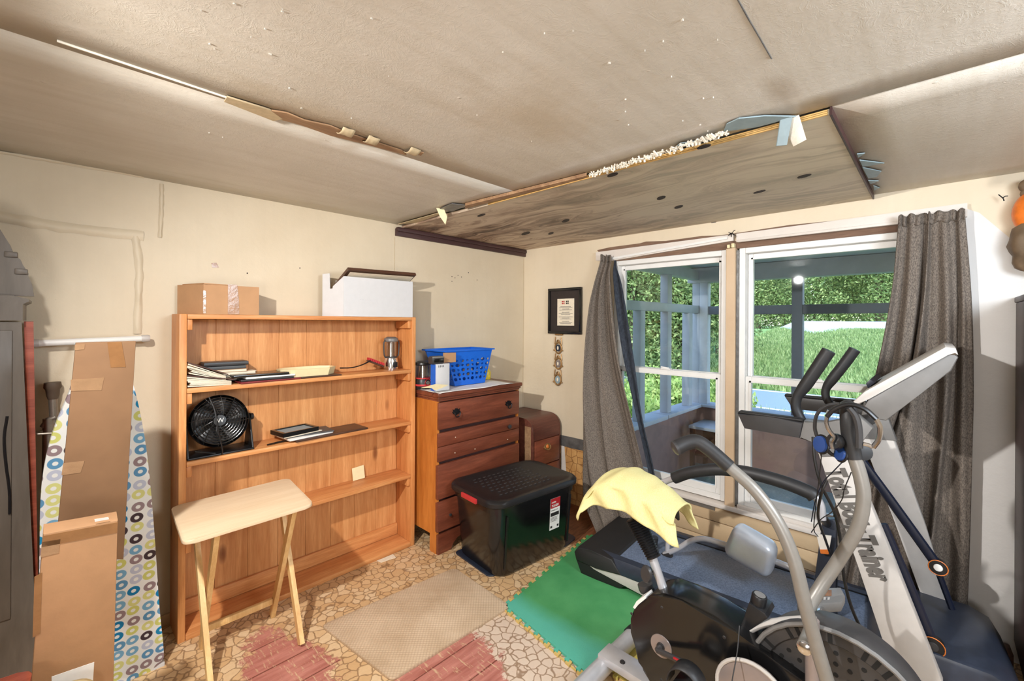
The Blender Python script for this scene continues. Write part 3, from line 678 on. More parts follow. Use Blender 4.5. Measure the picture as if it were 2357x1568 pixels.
st = thing('porch_stand', 'dark open stand with a pale top in the porch corner', 'stand', (1.85, -1.02, -0.098))
g = MB()
for sx in (1.67, 2.03):
    for sy in (-1.16, -0.88): B((sx - .02, sy - .02, -0.098), (sx + .02, sy + .02, 0.40)).build('leg', 'frame_wood', st)
B((1.64, -1.19, 0.40), (2.06, -0.85, 0.43), 0.004).build('stand_top', 'porchpaint', st); B((1.67, -1.16, 0.12), (2.03, -0.88, 0.14)).build('shelf', 'frame_wood', st); B((2.0, -1.16, 0.16), (2.03, -0.88, 0.40)).build('back_board', 'frame_wood', st)
blk = B((0.95, -2.16, -0.098), (1.15, -1.93, 0.0), 0.012).build('wooden_block', 'barewood'); tag(blk, 'weathered wooden block lying on the porch floor', 'block')

gz = lambda x, y: -0.75 + 0.112 * max(0.0, min(x, 30.0) - 13.6)
gr = MB(); gr.grid(60, 40, lambda u, v: V((0.4 + 110 * u ** 2, -70 + 150 * v, gz(0.4 + 110 * u ** 2, 0) - .03 + 0.05 * mnoise.noise((u * 30, v * 40, 0)))))
struct(gr.build('ground', 'ground', base=(0, 0, 0)))
struct(B((9.6, -60, -0.74), (13.4, 60, -0.695)).build('road', 'road', base=(0, 0, 0)))
for x in (9.75, 13.1): B((x, -60, -0.695), (x + .16, 60, -0.69)).build('edge_line', 'roadline', bpy.data.objects['road'])
def blades(n, x0, x1, y0, y1, h0, h1, zf, wd):
    vs, fs = [], []
    for k in range(n):
        x = R.uniform(x0, x1); y = R.uniform(y0, y1); h = R.uniform(h0, h1); a = R.uniform(0, 6.28); z = zf(x, y); q = wd * R.uniform(.6, 1.3)
        dx, dy = math.cos(a) * q, math.sin(a) * q; lx, ly = R.uniform(-.4, .4) * h, R.uniform(-.4, .4) * h
        i = len(vs); vs += [(x - dx, y - dy, z), (x + dx, y + dy, z), (x + lx + dx * .3, y + ly, z + h)]; fs.append((i, i + 1, i + 2))
    me = bpy.data.meshes.new('blades'); me.from_pydata(vs, [], fs); return me
me = blades(170000, 13.7, 31, -20, 5, 0.06, 0.26, gz, 0.05); me.materials.append(M['grassb'])
o = bpy.data.objects.new('tall_grass', me); COL.objects.link(o); stuff(o); o['label'] = 'tall sunlit grass on the bank beyond the road'; o['category'] = 'grass'
me = blades(26000, 2.4, 9.5, -12, 8, 0.08, 0.26, gz, 0.018); me.materials.append(M['grassb'])
o = bpy.data.objects.new('lawn_grass', me); COL.objects.link(o); stuff(o); o['label'] = 'grass strip between porch and road'; o['category'] = 'grass'
def crown(n, rx, rz, s0, seed, low=0.0):
    r = random.Random(seed); vs, fs = [], []
    lobes = [(V((r.uniform(-.6, .6) * rx, r.uniform(-.6, .6) * rx, r.uniform(low, .75) * rz)), r.uniform(.35, .6)) for _ in range(14)]
    for k in range(n):
        c, q = r.choice(lobes); d = V((r.gauss(0, 1), r.gauss(0, 1), r.gauss(0, 1))).normalized() * (r.random() ** .4) * q
        p = c + V((d.x * rx, d.y * rx, d.z * rz * .6)); a = V((r.gauss(0, 1), r.gauss(0, 1), r.gauss(0, 1))).normalized(); b = a.cross(V((r.random(), r.random(), r.random()))).normalized()
        s1 = s0 * r.uniform(.6, 1.3); i = len(vs)
        vs += [p - a * s1, p + b * s1 * .5, p + a * s1, p - b * s1 * .5]; fs.append((i, i + 1, i + 2, i + 3))
    me = bpy.data.meshes.new('foliage'); me.from_pydata(vs, [], fs); return me
crowns = [crown(15000, 2.6, 6.5, 0.105, 3), crown(15000, 2.3, 7.5, 0.10, 4), crown(15000, 2.9, 5.5, 0.11, 5)]
for m_ in crowns: m_.materials.append(M['leaf'])
trunk = MB().tube([(0, 0, 0), (0.1, 0, 2.2), (0, .1, 4.5), (.1, 0, 7)], [0.26, 0.2, 0.16, 0.08], 8, sm=3).mesh('trunk', 'bark')
PXT = [(1420, 13, 'hidden in part by the left curtain'), (1462, 9, 'next to the left curtain'), (1508, 14.5, 'seen between the first and second porch posts'), (1560, 10, 'seen between the second and third porch posts'), (1608, 15, 'seen left of the porch corner post'), (1655, 20, 'seen just right of the porch corner post'),
       (1745, 43, 'leftmost seen in the right window'), (1808, 52, 'just left of the dark porch post'), (1880, 43, 'just right of the dark porch post'), (1952, 52, 'behind the white shed'), (2025, 43, 'next to the right curtain, behind the shed'), (2100, 52, 'hidden in part by the right curtain')]
for i, (px, d, wh) in enumerate(PXT):
    r_ = ray(px, 745); p = EYE + r_ * ((d + 3.0) / r_.x); z = gz(p.x, p.y)
    tr = thing('leafy_tree', 'green tree, ' + wh, 'tree', (p.x, p.y, z), 'trees outside the windows')
    k = 0.66 if px < 1670 else 1.2 + 0.12 * (i % 2)
    for nm, me_, dz in (('crown', crowns[i % 3], 2.0), ('trunk', trunk, 0)):
        q = bpy.data.objects.new(nm, me_); COL.objects.link(q); q.parent = tr; q.scale = (k, k, k); q.rotation_euler = (0, 0, i * 1.3); q.location = (0, 0, dz * k * (0.6 if px < 1670 else 0.1))
bushc = crown(9000, 1.0, 0.95, 0.045, 9, 0.05); bushc.materials.append(M['bush'])
for i, (px, d, k, lb) in enumerate(((1455, 3.6, 1.1, 'bright green bush nearest the left curtain, outside the side porch wall'), (1505, 5.2, 1.15, 'bright green bush seen past the second porch post'), (1555, 6.6, 1.2, 'bright green bush seen past the third porch post'), (1600, 7.4, 1.2, 'bright green bush by the porch corner post'))):
    r_ = ray(px, 760); p = EYE + r_ * ((d + 3.0) / r_.x)
    o = bpy.data.objects.new('leafy_bush', bushc); COL.objects.link(o); o.location = (p.x, p.y, -0.75); o.scale = (k, k, k * 1.2); o.rotation_euler = (0, 0, i * 2.1)
    tag(o, lb, 'bush', 'bushes beside the porch')
pa = EYE + ray(1888, 790) * 26; pb = EYE + ray(2120, 790) * 26
shed = thing('low_shed', 'long low white shed with a pale roof beyond the tall grass', 'shed', ((pa.x + pb.x) / 2, (pa.y + pb.y) / 2, gz(pa.x, 0)))
dirn = (pb - pa); dirn.z = 0; L_ = dirn.length; dirn.normalize(); nrm = V((dirn.y, -dirn.x, 0)); 
if nrm.x < 0: nrm = -nrm
z0 = gz(pa.x, 0); zt = EYE.z + ray(1862, 768).z * 26; zr = EYE.z + ray(1862, 738).z * 26
P0 = V((pa.x, pa.y, 0))
def sp(u, v, z): return P0 + dirn * u + nrm * v + V((0, 0, z))
MB().hexa([sp(0, 0, z0), sp(L_, 0, z0), sp(L_, 4, z0), sp(0, 4, z0)], [sp(0, 0, zt), sp(L_, 0, zt), sp(L_, 4, zt), sp(0, 4, zt)]).build('shed_wall', 'shedwall', shed)
MB().prism([sp(-.5, -.4, zt), sp(-.2, 2, zr), sp(-.5, 4.4, zt)], dirn * (L_ + 1)).build('shed_roof', 'roofmetal', shed)

# ================================================================== bookcase
BX0, BX1, BF, BB = -2.580, -1.297, -0.205, -0.008
bk = thing('bookcase', 'wide orange pine bookcase with three shelves against the left wall', 'bookcase', ((BX0 + BX1) / 2, -0.1, 0))
sp_ = MB().box((BX0, BF, 0), (BX0 + 0.030, BB, 1.53), 0.004); sp_.build('side_panel', 'pine_v', bk)
MB().box((BX1 - 0.030, BF, 0), (BX1, BB, 1.53), 0.004).build('side_panel', 'pine_v', bk)
MB().box((BX0 + 0.031, BF, 1.506), (BX1 - 0.031, BB, 1.529), 0.003).build('top_board', 'pine', bk)
SH = [1.157, 0.812, 0.456]
for z in SH: MB().box((BX0 + 0.031, BF + 0.003, z), (BX1 - 0.031, BB - 0.012, z + 0.023), 0.003).build('shelf', 'pine', bk)
MB().box((BX0 + 0.031, BF, 0.0), (BX1 - 0.031, BB - 0.012, 0.028), 0.003).build('bottom_shelf', 'pine', bk)
MB().box((BX0 + 0.031, BB - 0.030, 0.029), (BX1 - 0.031, BB - 0.0125, 0.105), 0.003).build('back_rail', 'pine', bk)
nb = 8; wb = (BX1 - BX0 - 0.062) / nb
for i in range(nb):
    x = BX0 + 0.031 + wb * i
    B((x + 0.0004, BB - 0.011 - .0006 * (i % 2), 0.03), (x + wb - 0.0004, BB, 1.505), 0.0010, 1).build('back_board', 'pine_back', bk)
for z in SH + [1.506]:
    for x0 in (BX0 + 0.031, BX1 - 0.031 - 0.022):
        MB().box((x0, BF + 0.010, z - 0.052), (x0 + 0.022, BB - 0.03, z - 0.001), 0.004).build('cleat', 'pine_v', bk)

def rotz(a): return Matrix.Rotation(math.radians(a), 3, 'Z')
# carton on top (turned so its end shows)
cz = 1.5295
cb_ = thing('cardboard_carton', 'small taped brown cardboard carton on top of the bookcase, left end', 'box', (-2.40, -0.10, cz))
xa, xb = Lw(468, 724, -0.20).x, Lw(596, 724, -0.20).x; xl = Lw(426, 724, -0.10).x
hz = Lw(500, 657, -0.20).z
MB().hexa([(xa, -0.20, cz), (xb, -0.20, cz), (xb - .03, -0.02, cz), (xl - .02, -0.03, cz)], [(xa, -0.20, hz), (xb, -0.20, hz), (xb - .03, -0.02, hz), (xl - .02, -0.03, hz)]).build('carton_body', 'card', cb_)
xm = (xa + xb) / 2
MB().hexa([(xa, -0.201, hz + .001), (xm, -0.201, hz + .001), (xm - .03, -0.02, hz + .001), (xl, -0.03, hz + .001)], [(xa, -0.201, hz + .006), (xm, -0.201, hz + .004), (xm - .03, -0.02, hz + .004), (xl, -0.03, hz + .006)]).build('flap', 'card', cb_)
tx = xa + (xb - xa) * 0.42
MB().prism([(tx, -0.2015, cz + .002), (tx + .05, -0.2015, cz + .002), (tx + .047, -0.2015, cz + .08), (tx + .04, -0.2015, hz + .006), (tx, -0.2015, hz + .006)], (0, 0.001, 0)).build('tape', 'tape', cb_)
B((xa - .0015, -0.2025, cz + .004), (xa + .010, -0.2, hz - .03)).build('tape', 'cleartape', cb_)
# white carton and framed picture pushed into it
wb_ = thing('white_carton', 'white cardboard carton with a dark frame pushed into it, on the bookcase', 'box', (-1.48, -0.10, cz))
x0, x1 = Lw(790, 728, -0.20).x, Lw(949, 728, -0.20).x; xk = Lw(745, 726, -0.08).x; z1 = Lw(870, 641, -0.20).z
tn = 0.004
B((x0, -0.203, cz), (x1, -0.199, z1 - .005)).build('front_panel', 'white', wb_)
for a, b in (((x0, -0.201), (xk, -0.06)),):
    d = V((b[0] - a[0], b[1] - a[1], 0)); p0 = V((a[0], a[1], cz)); q = p0 + d * 0.62; e = p0 + d
    zz = z1 + .012
    MB().prism([p0, e, e + V((0, 0, zz - cz)), p0 + d * 0.66 + V((0, 0, zz - cz + .003)), p0 + d * 0.64 + V((0, 0, 0.165)), p0 + d * 0.52 + V((0, 0, 0.165)), p0 + d * 0.50 + V((0, 0, zz - cz - .075)), p0 + V((0, 0, zz - cz - .018))], (0.004, 0.003, 0)).build('side_panel', 'white', wb_)
B((x1 - .004, -0.199, cz), (x1, -0.03, z1 - .03)).build('side_panel', 'white', wb_); B((x0 + .02, -0.055, cz), (x1, -0.05, z1 - .02)).build('back_panel', 'white', wb_)
B((x0 + .005, -0.198, cz), (x1 - .004, -0.06, cz + .003)).build('base_panel', 'white', wb_)
text_mesh('print', '--- ---- --- -- ----', 0.012, 'faint', wb_, (x0 + 0.10, -0.2035, cz + 0.10), (1, 0, 0), (0, 0, 1))
fr = thing('picture_frame', 'dark brown picture frame tilted face down into the white carton', 'picture frame', (-1.45, -0.1, z1))
A_, B_, C_, D_ = Lw(958, 634, -0.215), Lw(802, 622, -0.235), Lw(768, 664, -0.05) , None
D_ = A_ + (C_ - B_) * 0.8
nfr = (A_ - B_).cross(C_ - B_).normalized(); nfr = nfr if nfr.z > 0 else -nfr
def bar_(p, q, inw, wdt, nm, th=0.018):
    i_ = inw.normalized() * wdt
    MB().hexa([p, q, q + i_, p + i_], [v + nfr * th for v in (p, q, q + i_, p + i_)]).build(nm, 'frame_wood', fr)
bar_(B_, A_, C_ - B_, .022, 'frame_bar'); bar_(C_ + (B_ - C_).normalized() * .022, D_ + (A_ - D_).normalized() * .022, C_ - B_, .022, 'frame_bar') if False else bar_(C_, D_, B_ - C_, .022, 'frame_bar')
e1 = (C_ - B_).normalized() * .023
bar_(B_ + e1, C_ - e1, A_ - B_, .022, 'frame_bar'); bar_(A_ + e1, D_ - e1, B_ - A_, .022, 'frame_bar')
g = MB(); u_, v_ = (A_ - B_), (C_ - B_)
g.grid(12, 6, lambda a, b: B_ + u_ * (.03 + .94 * a) + v_ * (.06 + .86 * b) - nfr * (0.006 + 0.006 * abs(mnoise.noise((a * 5, b * 4, 2)))))
lbl(g.build('backing_paper', 'paper', fr), 'crumpled cream backing paper')

# ------------------------------------------------------------------ things on the bookcase shelves
def slab(nm, lab, cat_, pts, h, mat, edge=None, grp=None, bev=0.003, cover=0.0):
    """a flat thing from its plan corners; with a cover the middle is pages"""
    b = V((sum(p[0] for p in pts) / len(pts), sum(p[1] for p in pts) / len(pts), pts[0][2]))
    if not cover:
        o = MB().prism(pts, (0, 0, h), bev).build(nm, mat, base=b); return tag(o, lab, cat_, grp)
    t = thing(nm, lab, cat_, b, grp); c = V(b)
    MB().prism(pts, (0, 0, cover)).build('cover', mat, t); MB().prism([V(p) + V((0, 0, h - cover)) for p in pts], (0, 0, cover)).build('cover', mat, t)
    MB().prism([c + (V(p) - c) * 0.965 + V((0, 0, cover)) for p in pts], (0, 0, h - 2 * cover)).build('pages', edge or 'paper', t)
    return t
S1 = SH[0] + 0.0235
def rect(cx_, cy_, w_, d_, a, z): 
    r_ = rotz(a); return [r_ @ V((sx * w_ / 2, sy * d_ / 2, 0)) + V((cx_, cy_, z)) for sx, sy in ((-1, -1), (1, -1), (1, 1), (-1, 1))]
def x1_(px, py, y=-0.19): return Lw(px, py, y).x
# two albums splayed at the left end: fanned pages seen from the front
def album(nm, lab, px, pyb, pyt, tipx, tipy, mat):
    a = Lw(px, pyb, -0.195); b = Lw(px, pyt, -0.195); c = Lw(tipx, tipy, -0.195)
    t = thing(nm, lab, 'album', ((a.x + c.x) / 2, -0.11, a.z), 'splayed albums on the top shelf')
    n = 7
    for k in range(n):
        f0_, f1_ = (k + .1) / n, (k + .9) / n
        p0 = a.lerp(b, f0_); p1 = a.lerp(b, f1_); bow = V((0.012 * math.sin(k), 0, 0)); q0 = c + V((0, 0, .003 * k)); q1 = c + V((0, 0, .003 * k + .002))
        MB().prism([p0 + bow, q0, q1, p1 + bow], (0, 0.075, 0)).build('page_bundle', 'paper', t)
    d = (b - a).normalized() * .006
    MB().prism([b + V((-.005, -0.003, .001)), c + V((0.01, -0.003, .024)), c + V((0.01, -0.003, .029)), b + d + V((-.005, -0.003, .001))], (0, 0.08, 0)).build('cover', mat, t)
    return t
album('photo_album', 'lower splayed album with brown cover at the left end of the top shelf', 432, 893, 868, 533, 887, 'book_br')
album('photo_album', 'upper splayed album with brown cover leaning on the other album', 435, 862, 838, 520, 876, 'book_br')
xs_ = lambda px: Lw(px, 870, -0.15).x
slab('book', 'large black book lying flat at the bottom of the left stack on the top shelf', 'book', rect((xs_(470) + xs_(605)) / 2, -0.068, xs_(605) - xs_(470), 0.085, 0, S1 + 0.010), 0.028, 'book_bk', cover=0.003, grp='stack of books on the top shelf')
slab('book', 'pale worn book between the black book and the dark cases', 'book', rect(xs_(535), -0.070, 0.24, 0.085, 1, S1 + 0.0385), 0.016, 'paper', cover=0.002, grp='stack of books on the top shelf')
slab('book', 'small tan bound book under the dark cases', 'book', rect(xs_(523), -0.072, 0.20, 0.085, -1, S1 + 0.055), 0.014, 'card', cover=0.002, grp='stack of books on the top shelf')
slab('zip_case', 'dark grey case with a pale front edge, second from the top of the stack', 'case', rect(xs_(522), -0.072, 0.19, 0.085, 1, S1 + 0.0695), 0.017, 'book_gr')
slab('zip_case', 'charcoal hard case topmost of the stack on the top shelf', 'case', rect(xs_(527), -0.072, 0.195, 0.088, -1, S1 + 0.0875), 0.022, 'dkgrey', bev=0.006)
slab('folder', 'dark red folder at the front edge of the top shelf', 'folder', rect((xs_(545) + xs_(684)) / 2, -0.125, xs_(684) - xs_(545), 0.165, 1.5, S1), 0.009, 'book_rd')
slab('binder', 'black ring binder lying on the red folder', 'binder', rect((xs_(545) + xs_(672)) / 2, -0.14, 0.25, 0.13, -2, S1 + 0.0095), 0.010, 'book_bk', bev=0.0015)
slab('paper_sheaf', 'loose white sheets stacked on the binder', 'papers', rect((xs_(550) + xs_(680)) / 2, -0.13, 0.24, 0.13, 2, S1 + 0.020), 0.010, 'paper_w')
slab('binder', 'black cover lying open on top of the white sheets', 'binder', rect((xs_(522) + xs_(660)) / 2 + .01, -0.125, 0.26, 0.14, -1, S1 + 0.0305), 0.012, 'blackgloss', bev=0.0015)
slab('clipboard', 'brown wooden clipboard under the cream tray on the top shelf', 'clipboard', rect((xs_(684) + xs_(780)) / 2, -0.125, xs_(780) - xs_(688), 0.15, 0, S1), 0.008, 'frame_wood')
t = thing('octagonal_tray', 'cream octagonal tray lying on the top shelf', 'tray', (xs_(714), -0.11, S1 + 0.009))
w2 = (xs_(780) - xs_(648)) / 2 - .005; oc = [(-w2, -.03), (-w2 * .62, -.085), (w2 * .62, -.085), (w2, -.03), (w2, .03), (w2 * .62, .075), (-w2 * .62, .075), (-w2, .03)]
zt_ = S1 + 0.009
g = MB(); O_ = V((xs_(714), -0.105, zt_)); n8 = len(oc)
ob_ = [g.bm.verts.new(O_ + V((x * .92, y * .92, 0))) for x, y in oc]; ot = [g.bm.verts.new(O_ + V((x, y, .042))) for x, y in oc]; it = [g.bm.verts.new(O_ + V((x * .93, y * .9, .042))) for x, y in oc]; ib = [g.bm.verts.new(O_ + V((x * .86, y * .82, .010))) for x, y in oc]
g.bm.faces.new(ob_[::-1]); g.bm.faces.new(ib)
for a, b in ((ob_, ot), (ot, it), (it, ib)):
    for k in range(n8): g.bm.faces.new((a[k], a[(k + 1) % n8], b[(k + 1) % n8], b[k]))
g.build('tray_body', 'cream', t)
MB().prism([O_ + V((x * .84, y * .8, .011)) for x, y in oc], (0, 0, .003)).build('liner', 'paper', t)
t = thing('brush', 'long black handled brush with red bristles beside the lantern', 'brush', (xs_(830), -0.12, S1))
pp = [Lw(x, y, -0.13) for x, y in ((783, 848), (810, 847), (835, 840), (852, 831))]
MB().tube(pp, [.007, .006, .006, .009], 8, sm=3, flat=.6).build('handle', 'black', t)
a = Lw(848, 833, -0.13); b = Lw(884, 846, -0.13); dd = (b - a).normalized(); up_ = V((-dd.z, 0, dd.x))
MB().prism([a, b, b + up_ * .010, a + up_ * .010], (0, 0.03, 0)).build('brush_head', 'frame_wood', t)
rb = MB()
for i in range(9):
    for j in range(4):
        p = a + dd * (.004 + (b - a).length * .9 * i / 8) + up_ * .010 + V((0, .003 + .008 * j, 0)); rb.box(p - V((.002, .002, 0)), p + up_ * .016 + V((.002, .002, .001)))
lbl(stuff(rb.build('bristles', 'red', t)), 'red bristles')
def lantern(nm, lab, c, h, r, base_mat, body2, top_mat, handle=True, knob=True):
    t = thing(nm, lab, 'lantern', c); c = V(c)
    MB().lathe([(0, 0), (r * .98, 0), (r, .012), (r, h * .28), (r * .88, h * .36), (0, h * .36)], c, n=24).build('base', base_mat, t)
    MB().lathe([(r * .9, h * .36), (r * .9, h * .40), (0, h * .40)], c, n=24).build('collar', body2, t)
    MB().lathe([(r * .78, h * .40), (r * .74, h * .86)], c, n=24).build('globe', 'clear', t)
    MB().tube([c + V((0, 0, h * .4)), c + V((0, 0, h * .8))], r * .16, 8).build('bulb', 'paper_w', t)
    MB().lathe([(0, h * .85), (r * .9, h * .85), (r, h * .88), (r * .96, h * .95), (r * .6, h), (0, h)], c, n=24).build('cap', top_mat, t)
    if handle:
        for s in (-1, 1): MB().tube([c + V((s * r * .95, -r * .1, h * .90)), c + V((s * r * 1.2, -r * .1, h * .80)), c + V((s * r * 1.12, -r * .1, h * .45)), c + V((s * r * .85, -r * .1, h * .38))], .005, 8, sm=3).build('handle', 'dkgrey', t)
    if knob: B(c + V((-r * .25, -r * 1.06, h * .08)), c + V((r * .45, -r * .9, h * .24)), .002).build('control_panel', 'black', t)
    return t
c = Lw(900, 848, -0.10); lantern('camping_lantern', 'small silver camping lantern at the right end of the top shelf', (c.x, -0.10, S1), Lw(900, 776, -0.1).z - S1, 0.047, 'chrome', 'dkgrey', 'grey')

# fan on the second shelf
S2 = SH[1] + 0.0235
fc = Lw(500, 970, -0.13); fan = thing('desk_fan', 'round black desk fan on the second shelf of the bookcase', 'fan', (fc.x, -0.12, S2))
rf = 0.128; tilt = Matrix.Rotation(math.radians(-12), 3, 'X') @ Matrix.Rotation(math.radians(-8), 3, 'Z'); fcz = S2 + 0.158; FC = V((fc.x + .010, -0.118, fcz))
def fp(x, y, z): return FC + tilt @ V((x, y, z))
def ring(mb, r, y, tr, n=36, m=6): mb.tube([fp(r * math.cos(2 * math.pi * k / n), y, r * math.sin(2 * math.pi * k / n)) for k in range(n + 1)], tr, m, caps=False)
g = MB(); g.lathe([(rf * .98, -.045), (rf, -.03), (rf, .035), (rf * .82, .065), (0, .075)], FC, axis=tilt @ V((0, 1, 0)), n=36); g.build('shell', 'black', fan)
g = MB()
for k in range(2, 10): ring(g, rf * k / 10.2, -.046 - .016 * math.cos(k / 10 * 1.5), .0022)
for k in range(12):
    a = 2 * math.pi * k / 12; g.tube([fp(.03 * math.cos(a), -.062, .03 * math.sin(a)), fp(rf * .5 * math.cos(a + .25), -.060, rf * .5 * math.sin(a + .25)), fp(rf * .97 * math.cos(a + .45), -.044, rf * .97 * math.sin(a + .45))], .002, 6)
g.build('front_grille', 'blackgloss', fan)
g = MB(); g.lathe([(0, -.072), (.026, -.070), (.030, -.062), (0, -.055)], FC, axis=tilt @ V((0, 1, 0)), n=24); hub = g.build('hub_badge', 'black', fan)
text_mesh('badge_letter', 'W', 0.030, 'paper_w', hub, fp(-.0135, -.0735, -.010), tilt @ V((1, 0, 0)), tilt @ V((0, 0, 1)), xs=.95)
for k in range(5):
    a = 2 * math.pi * k / 5; bl = MB()
    bl.grid(5, 4, lambda u, v: fp((.02 + .095 * u) * math.cos(a + v * .8 * (0.6 + .6 * u)), -.02 + .03 * v, (.02 + .095 * u) * math.sin(a + v * .8 * (0.6 + .6 * u)))); bl.build('blade', 'dkgrey', fan, thick=.002)
xl_, xr_ = FC.x - rf - .012, FC.x + rf + .014
for s, x in ((-1, xl_), (1, xr_)):
    MB().prism([(x, -.185, S2), (x, -.035, S2), (x, -.085, fcz - .01), (x, -.105, fcz + .02), (x, -.130, fcz - .01)], (-s * .008, 0, 0), .002).build('stand_arm', 'black', fan)
    MB().lathe([(0, 0), (.018, 0), (.016, .014), (0, .016)], (x, -.112, fcz), axis=(s, 0, 0), n=14).build('pivot_knob', 'black', fan)
B((xl_, -.188, S2), (xr_, -.035, S2 + .010), .004).build('stand_base', 'black', fan)
MB().tube([fp(-.04, -.075, rf * .92), fp(-.02, -.085, .05), fp(-.012, -.088, -.04), FC + V((.0, -.075, -.145)), FC + V((-.03, -.05, -.147)), FC + V((-.11, -.06, -.12))], .0035, 6, sm=4).build('power_cord', 'black', fan)
# stack right of the fan
xs2 = lambda px: Lw(px, 1000, -0.15).x
slab('wooden_board', 'dark brown wooden board with a rounded corner on the second shelf', 'board', rect((xs2(668) + xs2(840)) / 2, -0.125, xs2(838) - xs2(672), 0.165, 2, S2), 0.011, 'frame_wood')
slab('paper_sheaf', 'pile of white leaflets under the black frame on the second shelf', 'papers', rect((xs2(640) + xs2(770)) / 2, -0.125, .25, .15, 6, S2 + .012), .010, 'paper_w')
slab('paper_sheaf', 'grey glossy magazine on the pile of leaflets', 'papers', rect((xs2(640) + xs2(770)) / 2 + .01, -0.115, .26, .145, -5, S2 + .0225), .007, 'book_gr')
slab('paper_sheaf', 'thin white envelope directly under the black frame', 'papers', rect(xs2(690), -0.115, .22, .14, 9, S2 + .030), .006, 'paper')
t = thing('picture_frame', 'worn black picture frame lying on the paper pile', 'picture frame', (xs2(683), -0.11, S2 + .037))
pf = rect(xs2(684), -0.120, .205, .135, 10, S2 + .037)
for i in range(4):
    a, b = pf[i], pf[(i + 1) % 4]; cc = sum(pf, V()) / 4; a2 = a.lerp(cc, .16); b2 = b.lerp(cc, .16)
    MB().hexa([a, b, b2, a2], [v + V((0, 0, .022)) for v in (a, b, b2, a2)]).build('frame_bar', 'blackgloss', t)
MB().prism([p.lerp(cc, .14) + V((0, 0, .004)) for p in pf], (0, 0, .012)).build('picture', 'bluepaint', t)
p = Lw(620, 1003, -0.17); tag(MB().tube([(p.x - .01, -.17, S2 + .006), (p.x + .05, -.16, S2 + .007), (p.x + .13, -.15, S2 + .006)], [.004, .005, .003], 8).build('pen', 'blackgloss'), 'black pen sticking out from the paper pile', 'pen')
S3 = SH[2] + 0.0235
q = Lw(816, 1092, -0.06); tag(MB().prism([(q.x, -.045, S3), (q.x + .078, -.050, S3 + .003), (q.x + .078, -.032, S3 + .082), (q.x, -.028, S3 + .075)], (0, .003, 0)).build('note_card', 'cream'), 'small cream card leaning at the back of the lowest shelf', 'card')
q = F(890, 1286, 0); tag(MB().prism([F(868, 1292), F(905, 1277), F(912, 1284), F(878, 1296)], (0, 0, .002)).build('paper_scrap', 'paper'), 'pale paper scrap on the floor in front of the bookcase', 'paper')

# ================================================================== folding tray table
tt = thing('tray_table', 'folding wooden tray table with a pale top in front of the bookcase', 'table', (-2.39, -0.46, 0))
tp = [V((-2.640, -0.688, 0.648)), V((-2.150, -0.672, 0.648)), V((-2.112, -0.240, 0.648)), V((-2.615, -0.256, 0.648))]
def rounded(pts, r, n=4):
    res = []
    for i in range(len(pts)):
        p, a, b = V(pts[i]), V(pts[i - 1]), V(pts[(i + 1) % len(pts)])
        u = (a - p).normalized() * r; v = (b - p).normalized() * r
        for k in range(n + 1):
            t = k / n; res.append((p + u) * (1 - t) ** 2 + p * 2 * t * (1 - t) + (p + v) * t ** 2)
    return res
MB().prism(rounded(tp, .035), (0, 0, .016), .004).build('tabletop', 'tray_top', tt)
def leg_(a, b, w_=.020, th=.034, nm='leg'):
    a = V(a); b = V(b); d = (b - a).normalized(); s = V((1, 0, 0)); s = (s - d * s.dot(d)).normalized(); n = d.cross(s)
    return MB().hexa([a + s * i * w_ / 2 + n * j * th / 2 for i, j in ((-1, -1), (1, -1), (1, 1), (-1, 1))], [b + s * i * w_ / 2 + n * j * th / 2 for i, j in ((-1, -1), (1, -1), (1, 1), (-1, 1))]).build(nm, 'tray_leg', tt)
leg_((-2.532, -.600, 0.008), (-2.540, -.315, .646)); leg_((-2.182, -.618, 0.008), (-2.180, -.305, .646))
leg_((-2.505, -.306, 0.008), (-2.512, -.600, .646)); leg_((-2.208, -.304, 0.008), (-2.206, -.590, .646))
B((-2.494, -.350, .085), (-2.219, -.328, .115), .004).build('stretcher', 'tray_leg', tt)
B((-2.50, -.545, .62), (-2.22, -.525, .646), .003).build('stretcher', 'tray_leg', tt)

# ================================================================== floor mats
tag(MB().prism(rounded([F(740, 1445), F(1047, 1311), F(1176, 1400), F(903, 1572)][::-1], .03), (0, 0, .011), .004).build('floor_mat', 'taupe'), 'taupe waffle-textured foam floor mat in front of the bookcase', 'mat')
def puzzle(nm, lab, O, ux, uy, nx, ny, mat, edges, z=0.0, h=.011, tooth=.068):
    """square foam mat: body with interlocking teeth, and an edging along the given sides"""
    O = V(O); ux = V(ux); uy = V(uy); LX = ux.length; LY = uy.length; ex = ux.normalized(); ey = uy.normalized()
    t = thing(nm, lab, 'mat', O + V((0, 0, z)))
    def side(p, q, out, on_):
        d = (q - p); n = max(1, int(round(d.length / tooth))); r_ = []
        if not on_: return [p]
        for k in range(n):
            a = p + d * (k / n); st = d / n
            r_ += [a, a + st * .30, a + st * .24 + out * .020, a + st * .60 + out * .020, a + st * .54]
        return r_
    A, Bq, Cq, Dq = O, O + ux, O + ux + uy, O + uy
    pts = side(A, Bq, -ey, 0 in edges) + side(Bq, Cq, ex, 1 in edges) + side(Cq, Dq, ey, 2 in edges) + side(Dq, A, -ex, 3 in edges)
    g = MB(); g.prism([p + V((0, 0, z)) for p in pts], (0, 0, h))
    o = MB.build(g, 'mat_body', mat, t, smooth=0)
    return t, (A, Bq, Cq, Dq, ex, ey)
GA = F(1166, 1399); gx = V((0.604, 0.075, 0)).normalized() * .98; gy = V((-0.072, -0.55, 0)).normalized() * .62
pm, (A, Bq, Cq, Dq, ex, ey) = puzzle('foam_mat', 'green interlocking foam mat beside the taupe mat', GA, gx, gy, 8, 8, 'greenfoam', (3, 0))
